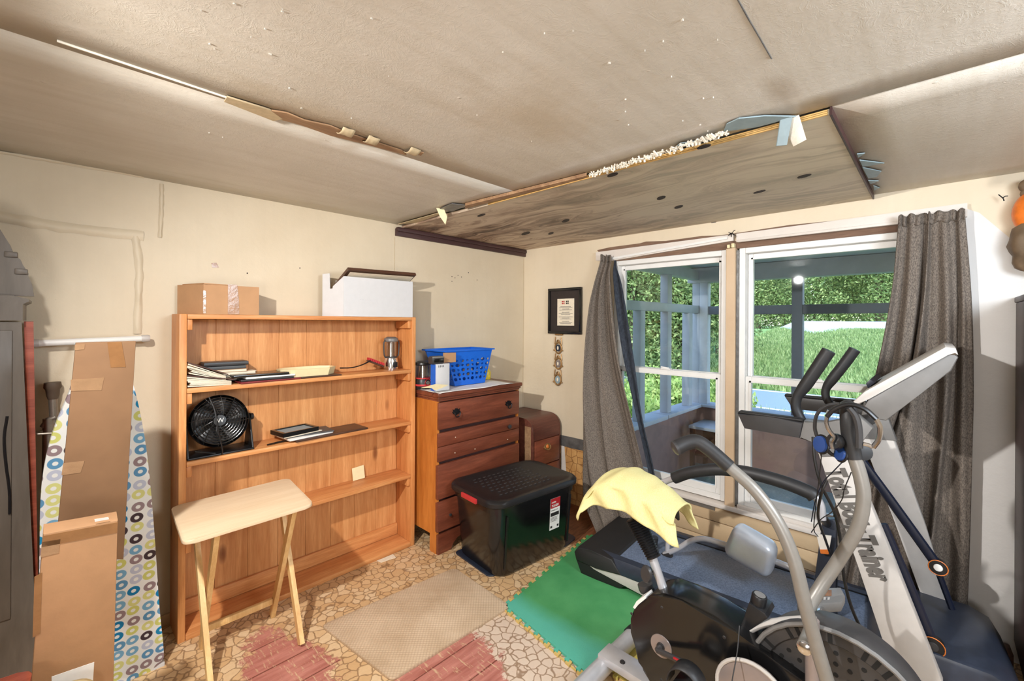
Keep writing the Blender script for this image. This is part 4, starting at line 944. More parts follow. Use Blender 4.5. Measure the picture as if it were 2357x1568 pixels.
# yellow edging along the teeth side
g = MB(); n = int((Dq - A).length / .034); 
for k in range(n):
    a = A + (Dq - A) * ((k + .12) / n); b = A + (Dq - A) * ((k + .88) / n)
    if k % 2: g.prism([a - ex * .030, b - ex * .030, b - ex * .004, a - ex * .004], (0, 0, .009))
    else: g.prism([a - ex * .026 - ey * .003, b - ex * .026 + ey * .003, b - ex * .021, a - ex * .021], (0, 0, .009))
stuff(lbl(g.build('edging_teeth', 'teeth', pm), 'pale yellow torn edging'))
g = MB(); n = int((Bq - A).length / .034)
for k in range(n):
    a = A + (Bq - A) * ((k + .12) / n); b = A + (Bq - A) * ((k + .88) / n)
    if k % 2 and R.random() < .8: g.prism([a + ey * -.024, b + ey * -.024, b + ey * -.004, a + ey * -.004], (0, 0, .009))
stuff(lbl(g.build('edging_teeth', 'teeth', pm), 'pale yellow torn edging'))
puzzle('foam_mat', 'yellow foam mat under the exercise bike', Dq + ey * .008 + ex * .10, gx * .55, gy * .8, 8, 8, 'yellowfoam', (3,))

# ================================================================== left corner things
# wardrobe
wd = thing('wardrobe', 'old grey brown wardrobe with a stepped crest at the left edge', 'wardrobe', (-3.5, -0.3, 0))
yw = -0.32
xt = Lw(50, 745, yw).x; xb_ = Lw(80, 1568, yw).x + .006; xw = -4.0
MB().hexa([(xw, yw, 0), (xb_ + .01, yw, 0), (xb_ - .02, -.05, 0), (xw, -.05, 0)], [(xw, yw, 1.49), (xt, yw, 1.49), (xt - .04, -.05, 1.49), (xw, -.05, 1.49)]).build('body', 'wardrobe', wd)
MB().prism([(xw, yw - .012, 1.495), (xt + .003, yw - .012, 1.495), (xt + .003, yw - .012, 1.555), (xt + .018, yw - .02, 1.565), (xt + .018, yw - .02, 1.573), (xt - .02, yw - .012, 1.585), (xw, yw - .012, 1.585)], (0, .26, 0)).build('cornice', 'wardrobe', wd)
cp = [(xw, 1.586), (-3.04, 1.586), (-3.045, 1.63), (-3.055, 1.66), (-3.055, 1.672), (-3.068, 1.70), (-3.075, 1.72), (-3.09, 1.735), (-3.10, 1.77), (-3.14, 1.86), (-3.3, 1.92), (xw, 1.92)]
cp = [(x + .008, z) for x, z in cp]
MB().prism([(x, yw + .02, z) for x, z in cp], (0, .03, 0)).build('crest', 'wardrobe', wd)
for x, z in ((-3.060, 1.665), (-3.085, 1.725)): B((x - .02, yw + .012, z), (x + .012, yw + .05, z + .02), .002).build('crest_step', 'wardrobe', wd)
B((xw, yw - .006, 0.42), (xt - .022, yw, 1.46), .004).build('front_panel', 'wardrobe', wd)
MB().tube([Lw(x, y, yw - .008) for x, y in ((17, 960), (10, 1010), (14, 1070), (22, 1130), (23, 1185))], .004, 8, sm=4).build('handle', 'iron', wd)
dr_ = MB(); dr_.hexa([Lw(68, 1425, -.28), Lw(90, 1425, -.28), Lw(90, 1425, -.28) + V((-.006, .22, 0)), Lw(60, 1425, -.28) + V((-.006, .22, 0))], [Lw(55, 742, -.28), Lw(77, 742, -.28), Lw(77, 742, -.28) + V((-.006, .22, 0)), Lw(55, 742, -.28) + V((-.006, .22, 0))])
door = lbl(dr_.build('door', 'ply_red', wd), 'reddish brown door standing open, seen edge on')
k0 = Lw(58, 1003, -.24); k1 = Lw(138, 998, -.24)
MB().tube([k0, k1], .0045, 8).build('knob_shaft', 'dull', door); MB().lathe([(0, 0), (.006, 0), (.012, .01), (.011, .016), (0, .018)], k1, axis=(1, 0, 0), n=14).build('knob', 'dull', door); MB().lathe([(0, 0), (.007, 0), (.009, .012), (0, .015)], k0, axis=(-1, 0, 0), n=12).build('knob', 'dull', door)
g = MB(); pk = [Lw(x, y, -.30) for x, y in ((46, 1208), (54, 1215), (60, 1238), (58, 1252), (48, 1240))]
tag(MB().prism(pk, (0, .03, 0), .003).build('cloth_tag', 'pink'), 'bright pink scrap of cloth caught beside the wardrobe door', 'cloth')
# crutch
cr_ = thing('crutch', 'metal crutch with a brown rubber tip standing behind the ironing board', 'crutch', (-2.95, -.06, 0))
ca, cb2 = Lw(122, 912, -.045), Lw(126, 960, -.045)
MB().lathe([(0, .001), (.026, 0), (.028, .02), (.022, .03), (.020, .055), (.016, .07), (0, .07)], Lw(121, 882, -.045), axis=(0.03, 0, -1), n=18).build('rubber_tip', 'brownrub', cr_)
pA = Lw(121, 900, -.045); pB = V((pA.x + .005, -.05, .012))
MB().tube([Lw(122, 915, -.045), Lw(125, 975, -.045)], .014, 12).build('inner_tube', 'dull', cr_)
MB().tube([Lw(113, 965, -.045), V((Lw(108, 1060, -.045).x, -.05, .0))], .019, 12).build('outer_tube', 'dull', cr_)
MB().tube([Lw(100, 985, -.045), Lw(112, 968, -.05), Lw(128, 962, -.05)], .012, 10).build('clamp', 'dull', cr_)
MB().tube([Lw(62, 1003, -.05), Lw(112, 992, -.05)], .005, 8).build('adjuster_bolt', 'dull', cr_)
# ironing board leaning on the wall
ib = thing('ironing_board', 'ironing board with a ring print cover leaning on the left wall', 'ironing board', (-2.80, -.2, 0))
ip0 = V((-2.65, -.315, 0)); inr = V((0, 1.17, .265)).normalized()
def IB(px, py, off=0.0): return PL(px, py, ip0 + inr * off, inr)
oln = [(160, 905), (185, 830), (235, 806), (285, 830), (312, 905), (332, 1000), (345, 1100), (357, 1240), (368, 1400), (378, 1500), (372, 1530), (340, 1556), (318, 1568), (240, 1572), (160, 1560), (108, 1520), (92, 1400), (92, 1250), (96, 1120), (118, 1010)]
cv = MB(); cv.prism(cat([IB(*p) for p in oln], 3, closed=True), inr * .028, .010)
cv.build('cover', 'rings', ib)
MB().prism(cat([IB(*p, .03) for p in oln], 2, closed=True), inr * .006).build('board_panel', 'dull', ib)
fa, fb = Lw(90, 792, -.055), Lw(326, 781, -.055)
MB().tube([fa, fb], .014, 14).build('foot_tube', 'winwhite', ib)
for p, s in ((fb, 1), (fa, -1)): MB().lathe([(0, 0), (.016, 0), (.017, .004), (.017, .024), (.014, .03), (0, .03)], p, axis=(s, 0, 0.03 * s), n=16).build('end_cap', 'ltgrey', ib)
mid = (fa + fb) / 2
for dx in (-.05, .05): MB().tube([mid + V((dx, 0.004, -.01)), IB(235 + dx * 300, 1000, .05)], .009, 10).build('leg_tube', 'winwhite', ib)
B(IB(372, 1552) + V((-.03, -.01, 0.0)), IB(372, 1552) + V((.012, .02, .05)), .004).build('end_cap', 'ltgrey', ib)
# two flat cardboard boxes
def flatbox(nm, lab, pl0, nn, quad, th, mat, tapes):
    nn = V(nn).normalized(); P = [PL(x, y, pl0, nn) for x, y in quad]
    t = thing(nm, lab, 'box', (sum((p.x for p in P)) / 4, sum((p.y for p in P)) / 4, min(p.z for p in P)))
    MB().prism(P, nn * th, .003).build('carton_body', mat, t)
    for (pts, m_, nm2) in tapes: MB().prism([PL(x, y, V(pl0) - nn * .001, nn) for x, y in pts], nn * .0008).build(nm2, m_, t)
    return t, P
n1 = V((0, 1.40, .36))
yb = -.46
flatbox('tall_cardboard_box', 'tall narrow flattened cardboard box leaning on the ironing board', (-2.8, yb, 0), n1, [(174, 792), (313, 788), (285, 1290), (126, 1290)], .012, 'card2',
        [([(172, 795), (196, 794), (194, 806), (172, 808)], 'cleartape', 'tape'), ([(247, 790), (280, 789), (290, 846), (255, 848)], 'tape', 'tape'), ([(163, 876), (240, 871), (234, 900), (163, 902)], 'cleartape', 'tape'), ([(146, 1068), (195, 1063), (186, 1090), (142, 1096)], 'cleartape', 'tape')])
n2 = V((0, 1.25, .30)); y2 = -.70
flatbox('low_cardboard_box', 'shorter flat cardboard box with taped top edge leaning in front', (-2.8, y2, 0), n2, [(100, 1232), (272, 1200), (262, 1590), (72, 1590)], .055, 'card',
        [([(99, 1236), (272, 1204), (270, 1228), (96, 1262)], 'tape', 'tape'), ([(97, 1250), (140, 1243), (136, 1275), (94, 1285)], 'cleartape', 'tape'), ([(218, 1197), (250, 1192), (252, 1197), (219, 1203)], 'paper_w', 'label_scrap'), ([(80, 1330), (98, 1320), (94, 1460), (76, 1470)], 'tape', 'tape'), ([(120, 1560), (218, 1526), (214, 1590), (120, 1590)], 'paper_w', 'paper_label')])
q = F(150, 1600, .40)
c0 = PL(160, 1575, (-2.8, y2 - .03, 0), n2)
pt = thing('round_cream_dish', 'cream dish standing against the low cardboard box at bottom left', 'dish', (c0.x, c0.y, c0.z - .06))
MB().lathe([(0, 0), (.045, 0), (.058, -.012), (.060, -.014), (.050, -.004), (0, -.002)], c0 - V((0, .0, .035)), axis=(0, 1, .24), n=28).build('dish_body', 'cream', pt)
a = F(20, 1590, .55); tag(MB().prism(rounded([F(-60, 1575, .50), F(74, 1540, .50), F(86, 1600, .50), F(-60, 1660, .50)], .02), (0, 0, .03), .006).build('stool_seat', 'ply_red') , 'corner of a reddish wooden seat at the bottom left', 'stool') if False else None
sl = thing('wooden_stool', 'reddish wooden stool at the bottom left corner of the photo', 'stool', (-2.98, -1.3, 0))
s0 = F(78, 1538, .50); sA = [s0, s0 + V((-.30, .03, 0)), s0 + V((-.32, -.28, 0)), s0 + V((-.02, -.30, 0))]
MB().prism(rounded(sA, .03), (0, 0, -.022), .005).build('seat', 'ply_red', sl)
for i in range(4):
    p = sA[i].lerp(sum(sA, V()) / 4, .16); MB().tube([p + V((0, 0, -.022)), V((p.x, p.y, 0))], [.016, .012], 10).build('leg', 'ply_red', sl)

# ================================================================== dresser
ds = thing('dresser', 'tall brown four drawer dresser with an amber side, right of the bookcase', 'dresser', (-0.88, -0.22, 0))
DX0, DX1, DF, DB = -1.268, -0.500, -0.405, -0.030
MB().box((DX0, DF, 0.115), (DX0 + .02, DB, 0.985)).box((DX0, DF, 0.0), (DX0 + .02, DF + .07, .115)).box((DX0, DB - .05, 0.0), (DX0 + .02, DB, .115)).build('side_panel', 'oak_side', ds)
MB().box((DX1 - .02, DF, 0.0), (DX1, DB, 0.985)).build('side_panel', 'oak_side', ds)
B((DX0 + .021, DB - .006, 0.1), (DX1 - .021, DB, 0.98)).build('back_panel', 'mahogany', ds)
tb = MB(); tb.box((DX0 - .012, DF - .032, 1.012), (DX1 + .012, DB, 1.040), 0.006); tb.box((DX0 - .004, DF - .020, 0.996), (DX1 + .006, DB, 1.011), 0.004); tb.build('top_board', 'mahogany', ds)
B((DX0, DF - .012, 0.983), (DX1, DB, 0.9955), 0.004).build('molding', 'mahogany', ds)
B((DX0 + .021, DF + .012, 0.12), (DX1 - .021, DF + .02, 0.982)).build('carcass_front', 'dark_wood', ds)
def drawer(z0, z1, split=False, dx=0.0, dy=0.0):
    g = MB()
    if split:
        zm = z0 + (z1 - z0) * 0.52
        g.box((DX0 + .004 + dx, DF - .014 + dy, z0), (DX1 - .004, DF + .010, zm - .0015), .004); g.box((DX0 + .004 + dx, DF - .014 + dy, zm + .0015), (DX1 - .004, DF + .010, z1), .004)
    else: g.box((DX0 + .004 + dx, DF - .014 + dy, z0), (DX1 - .004, DF + .010, z1), .005)
    return g.build('drawer', 'mahogany', ds)
d1 = drawer(0.800, 0.976); d2 = drawer(0.594, 0.778, True, -.002); d3 = drawer(0.352, 0.574, False, -.006, -.004); d4 = drawer(0.142, 0.335, False, -.006, -.004)
def bail(c, par):
    c = V(c); t = MB(); sh = [(-.040, .0), (-.030, .010), (-.036, .024), (-.020, .016), (-.008, .030), (0, .024), (.008, .030), (.020, .016), (.036, .024), (.030, .010), (.040, 0), (.028, -.012), (.014, -.016), (0, -.024), (-.014, -.016), (-.028, -.012)]
    t.prism([c + V((x * .85, 0, z * .9)) for x, z in sh], (0, -.004, 0)); h = t.build('handle_plate', 'iron', par)
    MB().tube([c + V((-.024, -.004, .004)), c + V((-.024, -.016, -.002)), c + V((-.014, -.018, -.026)), c + V((0, -.018, -.030)), c + V((.014, -.018, -.026)), c + V((.024, -.016, -.002)), c + V((.024, -.004, .004))], .0034, 8, sm=3).build('bail_handle', 'iron', par)
a = Lw(1051, 949, DF - .018); b = Lw(1171, 930, DF - .018); bail((a.x, DF - .014, a.z), d1); bail((b.x, DF - .014, b.z), d1)
k = Lw(1172, 982, DF - .02); MB().lathe([(0, 0), (.008, 0), (.016, .012), (.015, .020), (0, .024)], (k.x, DF - .014, k.z), axis=(0, -1, 0), n=16).build('knob', 'dkgrey', d2)
for px, py, par in ((1049, 1007, d2), (1048, 1043, d2), (1169, 1012, d2), (1094, 1034, d2)):
    p = Lw(px, py, DF - .015); MB().lathe([(0, 0), (.004, .0), (.003, .002), (0, .003)], (p.x, DF - .0135, p.z), axis=(0, -1, 0), n=10).build('peg', 'paper', par)
p = Lw(1036, 1185, DF - .02); MB().lathe([(0, 0), (.006, 0), (.010, .012), (0, .016)], (p.x, DF - .018, p.z), axis=(0, -1, 0), n=12).build('knob', 'dkgrey', d4)
bs = [(DX0 + .002, 0), (DX0 + .105, 0), (DX0 + .125, .035), (DX0 + .16, .062), (DX0 + .22, .075), (DX1 - .22, .075), (DX1 - .16, .062), (DX1 - .125, .035), (DX1 - .105, 0), (DX1 - .002, 0), (DX1 - .002, .125), (DX0 + .002, .125)]
MB().prism([(x, DF - .020, z) for x, z in bs], (0, .03, 0)).build('base_apron', 'mahogany', ds)
DT = 1.0405
# paper cover and things on the dresser
pc = thing('paper_liner', 'white newspaper sheets spread over the dresser top', 'paper', (-.88, -.22, DT))
g = MB(); g.grid(26, 12, lambda u, v: V((DX0 - .006 + (DX1 - DX0 - .085) * u, DF - .040 + .34 * v + (0.012 * math.sin(9 * u) if v == 0 else 0), DT + .002 + .004 * abs(mnoise.noise((u * 8, v * 5, 1))))))
g.build('sheet', 'paper_w', pc, thick=.001)
g = MB(); Q = [Lw(966, 893, DF - .03), Lw(1000, 884, DF - .03), Lw(1030, 886, DF - .03), Lw(1014, 893, DF - .03), Lw(998, 899, DF - .03), Lw(990, 893, DF - .03)]
MB().prism([(q.x, DF - .045, max(q.z, DT - .035)) for q in Q], (0, .004, 0)).build('hanging_corner', 'cream', pc)
DT2 = DT + .0065
c = Lw(974, 885, -.20); c.x -= .012; lantern('camping_lantern', 'red and black camping lantern on the left end of the dresser', (c.x + .01, -.20, DT2), .185, .056, 'black', 'red', 'black', handle=False, knob=False)
cl = bpy.data.objects['camping_lantern.001']
MB().lathe([(.0575, .020), (.058, .024), (.058, .028), (.0575, .032)], (c.x + .01, -.20, DT2), n=24).build('red_band', 'red', cl)
MB().lathe([(0, 0), (.014, 0), (.012, .004), (0, .005)], (c.x + .012, -.257, DT2 + .042), axis=(0, -1, 0), n=14).build('power_button', 'silver', cl)
MB().tube([V((c.x + .012 + .024 * math.cos(q * .628), -.2575, DT2 + .042 + .024 * math.sin(q * .628))) for q in range(11)], .002, 6, caps=False).build('red_ring', 'red', cl)
x0, x1 = Lw(1003, 880, -.385).x, Lw(1035, 880, -.385).x
wc = thing('white_carton_pack', 'small white carton with a blue side panel on the dresser', 'carton', ((x0 + x1) / 2, -.36, DT2))
hb = Lw(1018, 838, -.385).z
B((x0, -.385, DT2), (x1, -.330, hb), .002).build('carton_body', 'white', wc); B((x0 - .0015, -.384, DT2 + .002), (x0, -.331, hb - .002)).build('blue_side', 'bluep', wc)
for i in range(4): B((x0 + .022 + i * .013, -.3862, hb - .022), (x0 + .026 + i * .013, -.385, hb - .008)).build('print_mark', 'ink', wc)
x2, x3 = Lw(994, 838, -.38).x, Lw(1022, 820, -.38).x
cr2 = thing('clock_radio', 'black and silver clock radio perched on the white carton', 'clock radio', ((x2 + x3) / 2, -.36, hb + .001))
B((x2, -.388, hb + .001), (x3, -.335, hb + .052), .010).build('radio_body', 'dkgrey', cr2); B((x2 + .012, -.391, hb + .012), (x3 - .01, -.387, hb + .036), .003).build('display', 'blackgloss', cr2)
B((x2 - .002, -.392, hb + .040), (x3 - .004, -.386, hb + .050), .003).build('silver_strip', 'silver', cr2)
q0, q1 = Lw(1022, 840, -.36), Lw(1050, 812, -.36)
tag(MB().prism([(q0.x, -.352, hb + .002), (q1.x, -.358, hb + .002), (q1.x, -.358, q1.z), (q0.x, -.352, q1.z + .002)], (.001, .004, 0)).build('cardboard_piece', 'card'), 'small brown cardboard piece between the clock radio and the blue basket', 'cardboard')
# blue perforated basket
bx0, bx1 = Lw(1047, 878, -.28).x, Lw(1115, 874, -.28).x; tx0, tx1 = Lw(1016, 803, -.30).x - .0, Lw(1133, 812, -.31).x
bkz = Lw(1075, 808, -.31).z; BZ = DT2 + .001
bt = thing('plastic_basket', 'blue plastic basket with round holes on the dresser', 'basket', ((bx0 + bx1) / 2, -.19, BZ))
def perf(b0, b1, t1_, t0, nu, nv, pattern=None):
    """wall between bottom edge b0-b1 and top edge t0-t1 with round holes"""
    b0, b1, t0, t1_ = V(b0), V(b1), V(t0), V(t1_)
    P = lambda u, v: (b0.lerp(b1, u)).lerp(t0.lerp(t1_, u), v)
    g = MB(); v0, v1 = .12, .80
    g.grid(2, 2, lambda u, v: P(u, v * v0)); g.grid(2, 2, lambda u, v: P(u, v1 + v * (1 - v1)))
    for i in range(nu):
        for j in range(nv):
            c0, c1 = i / nu, (i + 1) / nu; r0, r1 = v0 + (v1 - v0) * j / nv, v0 + (v1 - v0) * (j + 1) / nv
            rad = .40 if (i + j) % 2 == 0 else .26
            sq = [(c0, r0), ((c0 + c1) / 2, r0), (c1, r0), (c1, (r0 + r1) / 2), (c1, r1), ((c0 + c1) / 2, r1), (c0, r1), (c0, (r0 + r1) / 2)]
            ci = [((c0 + c1) / 2 + (c1 - c0) * rad * math.cos(a), (r0 + r1) / 2 + (r1 - r0) * rad * math.sin(a)) for a in [math.radians(225 + 45 * k) for k in range(8)]]
            A = [g.bm.verts.new(P(*q)) for q in sq]; C2 = [g.bm.verts.new(P(*q)) for q in ci]
            for k in range(8): g.bm.faces.new((A[k], A[(k + 1) % 8], C2[(k + 1) % 8], C2[k]))
    bmesh.ops.remove_doubles(g.bm, verts=g.bm.verts[:], dist=1e-5)
    return g
yf_, yk = -.285, -.115; yft, ykt = -.315, -.075
fb_ = [(bx0, yf_, BZ), (bx1, yf_, BZ), (bx1, yk, BZ), (bx0, yk, BZ)]; ft_ = [(tx0 + .022, yft, bkz), (tx1 - .008, yft, bkz), (tx1 - .008, ykt, bkz), (tx0 + .022, ykt, bkz)]
for i in range(4):
    j = (i + 1) % 4; perf(fb_[i], fb_[j], ft_[j], ft_[i], 8 if i % 2 == 0 else 6, 5).build('basket_wall', 'bluep', bt, thick=.003, smooth=0)
MB().prism(fb_, (0, 0, .003)).build('basket_floor', 'bluep', bt)
rim = MB()
for i in range(4):
    j = (i + 1) % 4; a, b = V(ft_[i]), V(ft_[j]); cc = (V(ft_[0]) + V(ft_[2])) / 2
    rim.hexa([a, b, b + (b - cc) * .09, a + (a - cc) * .09], [v + V((0, 0, .010)) for v in (a, b, b + (b - cc) * .09, a + (a - cc) * .09)])
rim.build('rim', 'bluep', bt)
c = Lw(1127, 874, -.19); yb_ = thing('yellow_bottle', 'small yellow plastic bottle behind the blue basket', 'bottle', (c.x + .01, -.15, DT2))
MB().lathe([(0, 0), (.026, 0), (.028, .006), (.028, .055), (.018, .075), (.010, .082), (0, .083)], (c.x + .012, -.15, DT2), n=20).build('bottle_body', 'yellow', yb_); MB().lathe([(.008, .083), (.009, .085), (.007, .108), (0, .108)], (c.x + .012, -.15, DT2), n=14).build('cap', 'yellow', yb_)

# ================================================================== waterfall vanity cabinet in the corner
vn = thing('vanity_cabinet', 'dark waterfall-front vanity cabinet in the corner beside the dresser', 'cabinet', (-.2, -.25, 0))
VX0, VX1, VF, VB = -0.385, -0.035, -0.455, -0.03; VT = 0.735
prof = [(VB, 0), (VB, VT)] + [(VF + .10 - .10 * math.sin(a), VT - .10 + .10 * math.cos(a)) for a in [k * math.pi / 12 for k in range(7)]] + [(VF, 0)]
MB().prism([(VX0, y, z) for y, z in prof], (.018, 0, 0), .003).build('side_panel', 'vanity', vn); MB().prism([(VX1 - .018, y, z) for y, z in prof], (.018, 0, 0), .003).build('side_panel', 'vanity', vn)
inn = [(VB + .0, VT - .002)] + prof[2:9] + [(VF, VT - .17), (VF + .02, VT - .17)] + [(VF + .10 - .08 * math.sin(a), VT - .10 + .08 * math.cos(a)) for a in [k * math.pi / 12 for k in range(6, -1, -1)]] + [(VB, VT - .022)]
MB().prism([(VX0 + .018, y, z) for y, z in inn], (VX1 - VX0 - .036, 0, 0)).build('waterfall_top', 'vanity', vn)
B((VX0 + .022, VF - .006, .36), (VX1 - .022, VF + .02, VT - .175), .004).build('drawer', 'mahogany', vn)
dv = bpy.data.objects['drawer.004'] if 'drawer.004' in bpy.data.objects else [o for o in vn.children if o.name.startswith('drawer')][0]
h0 = Lw(1260, 1028, VF - .008); hc = V((h0.x, VF - .006, h0.z))
MB().prism([hc + V((x, 0, z)) for x, z in ((-.045, 0), (-.03, .02), (0, .028), (.03, .02), (.045, 0), (.03, -.02), (0, -.026), (-.03, -.02))], (0, -.005, 0), .001).build('handle_plate', 'brass', dv)
MB().lathe([(0, 0), (.016, 0), (.012, .006), (0, .008)], hc + V((0, -.005, .002)), axis=(0, -1, 0), n=16).build('handle_boss', 'orange', dv)
MB().tube([hc + V((-.035, -.005, .004)), hc + V((-.03, -.014, -.012)), hc + V((0, -.016, -.022)), hc + V((.03, -.014, -.012)), hc + V((.035, -.005, .004))], .004, 8, sm=3).build('bail_handle', 'brass', dv)
B((VX0 + .022, VF - .004, .05), (VX1 - .022, VF + .02, .352), .004).build('drawer', 'mahogany', vn)
B((VX0 + .02, VF + .01, 0.0), (VX1 - .02, VF + .03, .05)).build('plinth', 'vanity', vn)
lbl(B((VX0 - .0015, VF + .02, .30), (VX0, VF + .085, VT - .06)).build('worn_patch', 'barewood', vn), 'worn bare wood on the side')

# ================================================================== storage tote on its rubber mat
tz = .0085; ta = rotz(-5.5); TC = V((-.868, -.725, 0))
to = thing('storage_tote', 'large black plastic storage tote with red latches in front of the dresser', 'tote', TC + V((0, 0, tz)))
def rr(hx, hy, r, z, n=7):
    res = []
    for sx, sy, a0 in ((1, 1, 0), (-1, 1, 90), (-1, -1, 180), (1, -1, 270)):
        for k in range(n):
            a = math.radians(a0 + 90 * k / (n - 1)); res.append(TC + ta @ V((sx * (hx - r) + r * math.cos(a), sy * (hy - r) + r * math.sin(a), 0)) + V((0, 0, z)))
    return res
mt = tag(MB().prism(rounded([TC + ta @ V((u, v, 0)) for u, v in ((-.325, -.15), (.30, -.19), (.43, -.16), (.43, .20), (-.33, .22))], .03), (0, 0, .008), .003).build('rubber_mat', 'navyhood'), 'dark blue rubber mat under the black tote', 'mat')
def loft(mb, loops, cap0=True, cap1=True):
    L2 = [[mb.bm.verts.new(p) for p in lp] for lp in loops]; n = len(loops[0])
    for a, b in zip(L2, L2[1:]):
        for k in range(n): mb.bm.faces.new((a[k], a[(k + 1) % n], b[(k + 1) % n], b[k]))
    if cap0: mb.bm.faces.new(L2[0][::-1])
    if cap1: mb.bm.faces.new(L2[-1])
    return mb
g = loft(MB(), [rr(.300, .203, .075, tz), rr(.312, .212, .08, tz + .015), rr(.342, .232, .085, .390), rr(.352, .240, .09, .392), rr(.354, .242, .09, .432)])
g.build('tub', 'blackgloss', to)
g = loft(MB(), [rr(.370, .254, .10, .430), rr(.376, .260, .105, .436), rr(.376, .260, .105, .458), rr(.366, .250, .10, .470), rr(.339, .223, .09, .473), rr(.329, .213, .08, .467)])
lid = g.build('lid', 'black', to)
dm = MB()
for i in range(11):
    for j in range(8):
        p = TC + ta @ V((-.24 + .040 * i + (.02 if j % 2 else 0), -.15 + .043 * j, 0)) + V((0, 0, .4675)); e = ta @ V((.013, 0, 0)); f = ta @ V((0, .006, 0))
        dm.prism([p - e, p - f, p + e, p + f], (0, 0, .0022))
stuff(dm.build('diamond_tread', 'dkgrey', lid))
for s in (-1, 1):
    c = TC + ta @ V((s * .378, -.02 if s < 0 else 0, 0)); e = ta @ V((0, .075, 0)); o_ = ta @ V((s, 0, 0))
    lbl(MB().prism([c - e, c + e, c + e + o_ * .012, c - e + o_ * .012][::s], (0, 0, .03), .003).build('latch', 'red', to), 'red latch handle').location = V(bpy.data.objects[to.children[-1].name].location) + V((0, 0, .430))
for k in range(3):
    for s in (-.2, 0.0, .2): pass
# ribs and paper label on the front
for hx in (-.268, .268):
    a = TC + ta @ V((hx, -.226, 0)); MB().prism([a + V((0, 0, .05)) + ta @ V((0, .018, 0)), a + ta @ V((.012, .018, 0)) + V((0, 0, .05)), a + ta @ V((.012 * 1.1, -.010, 0)) + V((0, 0, .37)), a + ta @ V((0, -.010, 0)) + V((0, 0, .37))], ta @ V((0, -.006, 0))).build('rib', 'black', to)
def front(u, z): # point on sloping front face of the tub
    f = (z - .0235) / (.390 - .0235); return TC + ta @ V((u, -(.212 + .020 * f) - .0015, 0)) + V((0, 0, z))
lu = [PL(x, y, front(0, .2), ta @ V((0, -1, 0.08))) for x, y in ((1226, 1236), (1262, 1216), (1270, 1147), (1236, 1163))]
u0, u1 = .098, .185; z0_, z1_ = .175, .378
lb_ = MB(); lb_.prism([front(u0, z0_), front(u1, z0_), front(u1, z1_), front(u0, z1_)], ta @ V((0, -.001, 0))); lab = lb_.build('paper_label', 'paper_w', to)
nf = ta @ V((0, -.0016, 0))
MB().prism([front(u0, z1_ - .062) + nf, front(u1, z1_ - .062) + nf, front(u1, z1_) + nf, front(u0, z1_) + nf], ta @ V((0, -.0004, 0))).build('red_header', 'redlabel', lab)
fx = ta @ V((1, 0, 0)); fy = (front(0, .37) - front(0, .02)).normalized()
text_mesh('label_text', 'HYPER', .014, 'paper_w', lab, front(u0 + .006, z1_ - .030) + nf * 1.6, fx, fy, shear=.2, bold=.0004)
text_mesh('label_text', 'TOUGH', .021, 'paper_w', lab, front(u0 + .006, z1_ - .054) + nf * 1.6, fx, fy, shear=.2, bold=.0006, xs=.85)
text_mesh('label_text', 'STORAGE TOTE', .0085, 'ink', lab, front(u0 + .006, z1_ - .080) + nf * 1.2, fx, fy, bold=.0003)
MB().prism([front(u0 + .004, z1_ - .115) + nf, front(u1 - .008, z1_ - .115) + nf, front(u1 - .008, z1_ - .092) + nf, front(u0 + .004, z1_ - .092) + nf], ta @ V((0, -.0004, 0))).build('dark_panel', 'ink', lab)
for i, zz in enumerate((.126, .134, .142, .150)): MB().prism([front(u0 + .006, z1_ - zz) + nf, front(u1 - .02 - .006 * (i % 2), z1_ - zz) + nf, front(u1 - .02 - .006 * (i % 2), z1_ - zz + .003) + nf, front(u0 + .006, z1_ - zz + .003) + nf], ta @ V((0, -.0003, 0))).build('print_line', 'greytext', lab)
for uu in (u0 + .006, u1 - .022): MB().prism([front(uu, z0_ + .012) + nf, front(uu + .016, z0_ + .012) + nf, front(uu + .016, z0_ + .026) + nf, front(uu, z0_ + .026) + nf], ta @ V((0, -.0003, 0))).build('print_mark', 'ink', lab)

# ================================================================== wall decorations
wp = thing('wall_plaque', 'dark framed verse hanging on the wall beside the left curtain', 'picture', (-.01, -.48, 1.6))
y0, y1, zt0, zb0 = -.305, -.648, 1.790, 1.405
for a, b in (((y1, zt0 - .022), (y0, zt0)), ((y1, zb0), (y0, zb0 + .022)), ((y1, zb0 + .022), (y1 + .022, zt0 - .022)), ((y0 - .022, zb0 + .022), (y0, zt0 - .022))): B((-.030, a[0], a[1]), (-.002, b[0], b[1]), .003).build('frame_bar', 'blackgloss', wp)
B((-.016, y1 + .022, zb0 + .022), (-.012, y0 - .022, zt0 - .022)).build('mottled_mount', 'knot', wp)
pr = B((-.0175, -.575, 1.475), (-.016, -.400, 1.700)).build('printed_sheet', 'paper', wp)
for i in range(16):
    if i in (4, 8, 12): continue
    z = 1.632 - i * .0095; wv_ = .055 + .018 * math.sin(i * 2.3); B((-.0182, -.488 - wv_, z), (-.0175, -.488 + wv_, z + .0035)).build('verse_line', 'greytext', pr)
for (yy, m_) in ((-.462, 'redlabel'), (-.505, 'ink')):
    for dy, dz in ((-.008, -.007), (.008, -.007), (-.008, .009), (.008, .009)): B((-.0184, yy + dy - .006, 1.668 + dz - .006), (-.0175, yy + dy + .006, 1.668 + dz + .006)).build('print_mark', m_, pr)
ch = thing('cameo_hanger', 'brass chain of three oval cameo frames hanging below the plaque', 'wall hanging', (-.01, -.40, .95))
